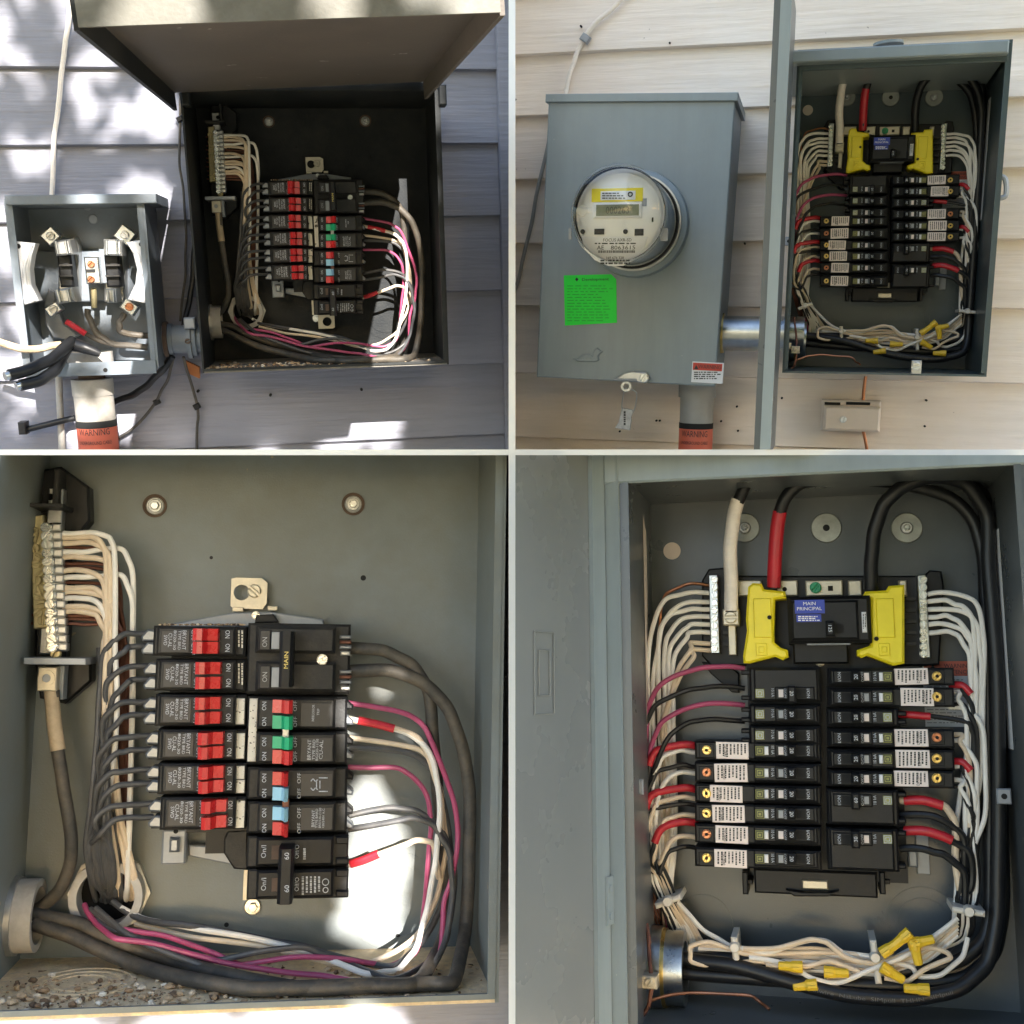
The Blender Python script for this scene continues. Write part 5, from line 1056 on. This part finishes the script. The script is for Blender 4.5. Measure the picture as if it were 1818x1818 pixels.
    # loose cables
    W('rope_cable', 'pale weathered cable running down to the socket top', [(126, -40, 2), (122, 40, 2), (112, 100, 2), (104, 170, 2), (97, 250, 2), (92, 350, 2)], 4.3, m_wtape, 'cable')
    W('drop_cable', 'black cable hanging beside the old panel', [(322, 165, 10), (332, 240, 8), (342, 330, 8), (346, 420, 10), (342, 490, 14), (334, 540, 24), (326, 580, 44)], 5, m_wblack, 'cable')
    W('drop_cable', 'thin dark wire hanging left of the old panel', [(320, 170, 6), (318, 260, 4), (322, 330, 4), (330, 420, 4), (328, 490, 6), (320, 570, 30)], 2.2, m_cable_old, 'wire')
    W('drop_cable', 'black cable slanting from coupling to the warning riser', [(306, 632, 70), (290, 655, 62), (262, 684, 40), (232, 702, 26), (198, 716, 18)], 6, m_wblack, 'cable')
    W('drop_cable', 'thin brown wire slanting down from the coupling', [(308, 636, 60), (296, 675, 30), (278, 712, 6), (245, 752, 4), (212, 778, 4), (196, 800, 4)], 2.6, m_cable_old, 'wire', clip=5)
    W('drop_cable', 'thin brown wire dropping under the coupling to floor', [(326, 634, 60), (338, 672, 20), (349, 718, 4), (350, 760, 4), (350, 815, 4)], 2.6, m_cable_old, 'wire', clip=5)
    for k, (x, y) in enumerate(((278, 714), (319, 211), (349, 722))):
        one(p, 'cable_clip', 'small dark cable clip nailed to siding %s' % ['below the open socket', 'high beside the black cable', 'under the old panel corner'][k], 'cable clip', G().pb(p, x - 6, y - 5, x + 6, y + 5, 0, 10, 2, 25), m_black, None, 'cable clips')
    tt = T(p, 'thin_conduit', 'thin pale pipe standing left of the warning riser', 'pipe', (108, 798, 20)); tt.part('pipe', G().pt(p, [(104, 662, 14), (107, 730, 14), (112, 830, 14)], 6, 12, clip=None) if False else G().pt(p, [(104, 662, 14), (107, 730, 14), (112, 830, 14)], 6, 12), m_pvcw, clip=5)
    tt = T(p, 'ground_rod_clamp', 'black rod with clamp lying across the thin pale pipe', 'rod', (34, 766, 24)); tt.part('rod', G().pt(p, [(38, 765, 26), (90, 752, 26), (133, 742, 26)], 5.5, 10), m_wblack); tt.part('clamp_block', G().pb(p, 32, 750, 46, 772, 14, 40, 2), m_blackd)
    one(p, 'rusty_board', 'rust coloured scrap board behind the coupling', 'board', G().pp(p, [(328, 640), (354, 652), (354, 672), (336, 664)], 0, 14), m_stain, None)
    for x, y in ((351, 695), (642, 692), (480, 702)): w_tl.part('nail_hole', FT(G().pc(p, x, y, 2.4, -14, -1)), m_hole)
tl_extras()
# ------------------------------------------------------------------ top right: meter box, glass meter, conduits, small things
def tr_extras():
    p = TR; Z = 180; ROT = -1.8
    t = T(p, 'meter_box', 'plain grey meter box with green notice and warning sticker', 'meter box', (1120, 676, 0))
    c = p.L(1122, 430, Z); w = 309; h = 466
    t.part('body', G().box((c.x, c.y), w - 4, h - 4, -4, Z - 8, 0, ROT), m_meter, smooth=False)
    cv = t.part('front_cover', G().box((c.x, c.y), w, h, Z - 8, Z, 2, ROT), m_meter, smooth=False)
    a = rad(ROT); off = Vector((-math.sin(a), math.cos(a), 0)) * (h / 2 - 2)
    t.part('top_cap', G().box((c.x + off.x, c.y + off.y), w + 8, 13, -4, Z + 6, 1, ROT), m_meter, smooth=False)
    zs_ = Z + 2
    g = G(); D = [(1016, 636), (1024, 637), (1034, 629), (1046, 628), (1052, 632), (1054, 622), (1060, 617), (1066, 622), (1072, 624), (1066, 627), (1062, 632), (1064, 640), (1056, 643), (1026, 642), (1016, 636)]
    g.pp(p, D[:-1], Z - 1, Z + 3.5, 1.6); g.tube([p.L(1028, 637, Z + 3.6), p.L(1042, 634, Z + 3.6), p.L(1051, 637, Z + 3.6)], 1.0, 6, 4); t.part('embossed_duck', g, m_meter, cv)
    lt = t.part('latch', G().pp(p, [(1091, 674), (1108, 662), (1122, 659), (1146, 661), (1153, 671), (1146, 681), (1122, 677), (1104, 678)], Z, Z + 12, 2), m_alu); t.part('latch_screw', G().screw(p, 1143, 671, 8, Z + 12, 60, 6), m_zinc, lt); t.part('latch_slot', G().pb(p, 1090, 672, 1130, 676, Z + 10, Z + 15, 1), m_grey, lt)
    t.part('latch_eye', G().ring(p.L(1112, 686, Z + 4), 5, 9, -2, 2, 20), m_alu, lt)
    # notices
    s = T(p, 'green_notice', 'bright green square notice stuck on the meter box', 'notice', (1047, 532, Z)); pp_ = s.part('paper', G().pp(p, [(1001, 489), (1085, 487), (1094, 496), (1095, 573), (1003, 578)], Z, Z + 1.2), m_lime, smooth=False)
    g = G().text(p, 'Development', 1057, 496.5, Z + 1.9, 6, 1, 46); g.add([p.L(x, y, Z + 1.9) for x, y in ((1021, 496), (1024, 492.5), (1027, 496), (1024, 499.5))], [(0, 1, 2, 3)]); s.part('heading', FT(g), m_printd, pp_, smooth=False, kind='stuff')
    s.part('form_lines', FT(G().dashes(p, 1007, 505, 1090, 572, Z + 1.9, 13, False, .95, .18, 5)), mat('green_print', (.01, .30, .03), .6), pp_, smooth=False, kind='stuff')
    s = T(p, 'warning_label', 'small red and white WARNING label at meter box corner', 'label', (1255, 661, Z)); pa = s.part('paper', G().pb(p, 1228, 643, 1284, 680, Z, Z + 1.2, 0, ROT), m_wst, smooth=False); s.part('red_band', G().pb(p, 1230, 645, 1282, 658, Z + 1.2, Z + 1.8, 0, ROT), m_redst, pa, smooth=False)
    g = G().text(p, 'WARNING', 1260, 651.5, Z + 2.4, 6.4, ROT, 38).dashes(p, 1232, 659, 1280, 674, Z + 2, 4, False, 1, .5, 8); g.add([p.L(x, y, Z + 2.4) for x, y in ((1232, 655.5), (1240, 655.5), (1236, 647.5))], [(0, 1, 2)]); s.part('print', FT(g), m_printd, pa, smooth=False, kind='stuff')
    s = T(p, 'seal_tag', 'clear plastic seal tag hanging from the latch by wire', 'tag', (1110, 745, 150)); s.part('loop_wire', G().pt(p, [(1112, 690, Z), (1130, 699, 165), (1127, 722, 155), (1120, 740, 150), (1104, 726, 150), (1107, 700, 160), (1111, 689, Z)], 1.1, 6), m_alu); s.part('tag', G().pp(p, [(1104, 724), (1123, 728), (1118, 764), (1091, 760), (1098, 750)], 144, 150, 1), m_clear); s.part('tag_number', FT(G().dashes(p, 1106, 730, 1112, 758, 150.8, 1, True, 1, .6, 2)), m_printd, smooth=False, kind='stuff')
    # meter
    A = p.L(1130, 398, Z); A.z = 0
    m = T(p, 'electric_meter', 'round glass electric meter with yellow label and display', 'electric meter', (1130, 398, Z))
    m.part('cover_ring', G().lathe(A, [(80, Z), (88, Z + 2), (86, Z + 18), (78, Z + 22), (74, Z + 12), (74, Z)], 56), m_meter); m.part('sealing_ring', G().ring(A, 72, 78, Z + 22, Z + 32, 56), m_alu); m.part('gasket', G().ring(A, 71, 75, Z + 32, Z + 42, 56), m_black)
    m.part('inner_case', G().lathe(A, [(66, Z + 10), (66, Z + 150), (64, Z + 156)], 48), m_dome)
    m.part('bezel', G().ring(A, 63, 69, Z + 140, Z + 160, 56), m_dome); m.part('face_plate', G().lathe(A, [(65, Z + 156), (65, Z + 160)], 48), m_dial)
    m.part('glass_dome', G().lathe(A, [(73, Z + 30), (72, Z + 100), (71.5, Z + 176), (69, Z + 186), (62, Z + 190), (.01, Z + 190)], 56), m_glass)
    m.part('glass_rim', G().ring(A, 70, 74, Z + 170, Z + 178, 56), m_glass)
    zf = Z + 160; K = lambda nm, x0, y0, x1, y1, hgt, mm, par=None, ch=.5: m.part(nm, G().pb(p, x0, y0, x1, y1, zf - .5, zf + hgt, ch), mm, par, smooth=False)
    yl = K('yellow_label', 1050, 334, 1141, 358, 1.5, m_yellow); wl = K('white_label', 1066, 339, 1128, 355, 2.2, m_wst); m.part('label_print', FT(G().dashes(p, 1069, 341, 1110, 354, zf + 3, 3, False, 1, .45, 3)), m_printd, wl, smooth=False, kind='stuff'); m.part('label_emblem', G().ring(p.L(1119, 345, zf + 2.6), 2.2, 4, 0, .5, 16), m_printd, wl)
    fr = K('display_frame', 1052, 360, 1139, 387, 5, m_dome, None, 2); K('display', 1058, 363, 1134, 383, 5.8, m_lcd, fr)
    g = G().text(p, '000263', 1096, 373, zf + 6.5, 11, 0, 36); m.part('display_digits', FT(g), m_lcdd, fr, smooth=False, kind='stuff')
    m.part('sensor_disc', G().pc(p, 1033, 374, 9, zf - .5, zf + 2, 24, 1), m_dial); K('sensor_bar', 1040, 370, 1054, 378, 1.2, m_dial)
    for x, y, r in ((1034, 411, 3.6), (1110, 411, 3.6)): m.part('button', G().pc(p, x, y, r, zf, zf + 4, 16, 1), m_black)
    K('optical_port', 1055, 406, 1072, 416, 4, m_black, None, 1); K('optical_port', 1126, 406, 1142, 418, 4, m_black, None, 3); K('slot_mark', 1157, 386, 1160, 394, 1, m_black); K('side_clip', 1172, 405, 1186, 428, 2, m_grey); K('side_clip', 1009, 405, 1015, 426, 2, m_grey); K('emblem', 1139, 352, 1148, 366, 1, m_grey)
    pl = m.part('name_plate', G().pp(p, [(1032, 420), (1150, 420), (1143, 442), (1128, 460), (1106, 472), (1080, 472), (1056, 462), (1038, 442)], zf - .5, zf + 1.6), m_wst, smooth=False)
    g = G().text(p, 'FOCUS AXR-SD', 1096, 426, zf + 2.4, 4.8, 0, 44).text(p, 'AE', 1066, 439.5, zf + 2.4, 6, 0, 11).text(p, '8063615', 1106, 439.5, zf + 2.4, 6, 0, 38).text(p, '169 676 328', 1092, 457.5, zf + 2.4, 3.8, 0, 27)
    g.dashes(p, 1056, 430.5, 1132, 434, zf + 2.4, 1, False, 1, .6, 4)
    rn = random.Random(4); x = 1062.0
    while x < 1126:
        wd = rn.uniform(.6, 1.8); g.add([p.L(x, 444.5, zf + 2.4), p.L(x, 449, zf + 2.4), p.L(x + wd, 449, zf + 2.4), p.L(x + wd, 444.5, zf + 2.4)], [(0, 1, 2, 3)]); x += wd + rn.uniform(.6, 1.4)
    g.dashes(p, 1066, 460, 1118, 470, zf + 2.4, 2, False, 1, .6, 6); m.part('plate_print', FT(g), m_printd, pl, smooth=False, kind='stuff')
    # riser
    tt = T(p, 'conduit_riser', 'grey plastic riser with orange warning wrap below meter box', 'conduit', (1236, 798, 60)); My = Matrix.Rotation(rad(90), 4, 'X'); x = p.L(1236, 740, 80).x; zc = 76
    def vcyl(ya, yb_, r, mm, nm, par=None):
        a_, b_ = p.L(1236, ya, zc).y, p.L(1236, yb_, zc).y; return tt.part(nm, G().lathe(Vector((x, a_, zc)), [(r, 0), (r, a_ - b_)], 36, My), mm, par, clip=5)
    vcyl(672, 705, 33, m_pvc, 'coupling'); vcyl(705, 835, 29.5, m_pvc, 'pipe'); wr = vcyl(760, 840, 30.1, m_orange, 'warning_wrap'); vcyl(750, 760, 30.4, m_hole, 'tape_band')
    def bent(tx, y, hh, wd, r):
        g = G(); vs, fs, ww = text_data(tx); yy = p.L(1236, y, zc + 30).y; g.add([(x + r * math.sin(vx / ww * wd / r), yy + vy * hh, zc + r * math.cos(vx / ww * wd / r)) for vx, vy in vs], fs); return FT(g)
    tt.part('wrap_lettering', bent('WARNING', 771, 11, 50, 30.8), m_printd, wr, kind='stuff'); tt.part('wrap_lettering', bent('UNDERGROUND CABLE', 787, 5.5, 52, 30.8), m_printd, wr, kind='stuff')
    # nipple between boxes
    tt = T(p, 'conduit_nipple', 'shiny galvanised nipple between meter box and new panel', 'conduit', (1340, 592, 80)); Mx = Matrix.Rotation(rad(90), 4, 'Y'); q = p.L(1306, 592, 90); q1 = NTR.L(1152, 1700, 0)
    yy = p.L(1330, 592, 90).y; tt.part('pipe', G().lathe(Vector((c.x + w / 2 - 14, yy, 90)), [(30, 0), (30, q1.x - c.x - w / 2 + 30)], 32, Mx), m_galv); tt.part('locknut', G().ring(Vector((c.x + w / 2 - 10, yy, 90)), 28, 36, 0, 7, 10, Mx), m_brass); tt.part('locknut', G().ring(Vector((q1.x - 18, yy, 90)), 28, 36, 0, 9, 10, Mx), m_galv)
    # cable, clip, little box
    W = lambda nm, lab, pts, r, mm, cat='wire', clip=None: one(p, nm, lab, cat, G().pt(p, pts, r), mm, None, None, True, clip)
    W('rope_cable', 'pale twisted cable slanting down to the meter box top', [(1130, -40, 3), (1098, 4, 3), (1066, 34, 3), (1040, 62, 3), (1024, 95, 3), (1012, 130, 3), (1003, 175, 3), (996, 200, 3)], 4.2, m_wtape, 'cable')
    W('rope_cable', 'grey cable slanting past left side of the meter box', [(985, 200, 3), (968, 280, 3), (952, 350, 3), (936, 430, 3), (922, 490, 3), (905, 540, 3)], 3.6, m_pvc, 'cable', 5)
    one(p, 'cable_clip', 'dark cable clip on the slanting cable above meter box', 'cable clip', G().pb(p, 1030, 60, 1046, 74, 0, 12, 2, -35), m_grey, None)
    s = T(p, 'junction_cover', 'small off white bonding box under the new panel', 'junction box', (1510, 738, 0)); s.part('base', G().pb(p, 1457, 711, 1563, 766, -2, 26, 3), m_beige); cvr = s.part('cover', G().pb(p, 1462, 722, 1563, 766, 24, 44, 4), m_beige); s.part('cover_screw', G().screw(p, 1497, 745, 6, 44, 70, 5), m_zinc, cvr)
    for x0, x1 in ((1464, 1492), (1502, 1545)): s.part('cable_slot', FT(G().pb(p, x0, 714, x1, 719, 24, 27)), m_hole)
    W('ground_wire', 'bare copper wire from new panel into small box', [(1537, 668, 10), (1534, 690, 10), (1532, 716, 12)], 2.8, m_copper); W('ground_wire', 'bare copper wire leaving below the small box', [(1532, 764, 8), (1536, 780, 6), (1542, 815, 4)], 2.8, m_copper, 'wire', 5)
    for x, y in ((1031, 46), (1189, 76), (1308, 722), (1280, 748), (1165, 747), (1171, 747), (1100, 766), (1388, 707), (1645, 711), (1642, 757), (1310, 765), (1322, 432)): w_tr.part('nail_hole', FT(G().pc(p, x, y, 1.9, -14, -1)), m_hole)
tr_extras()
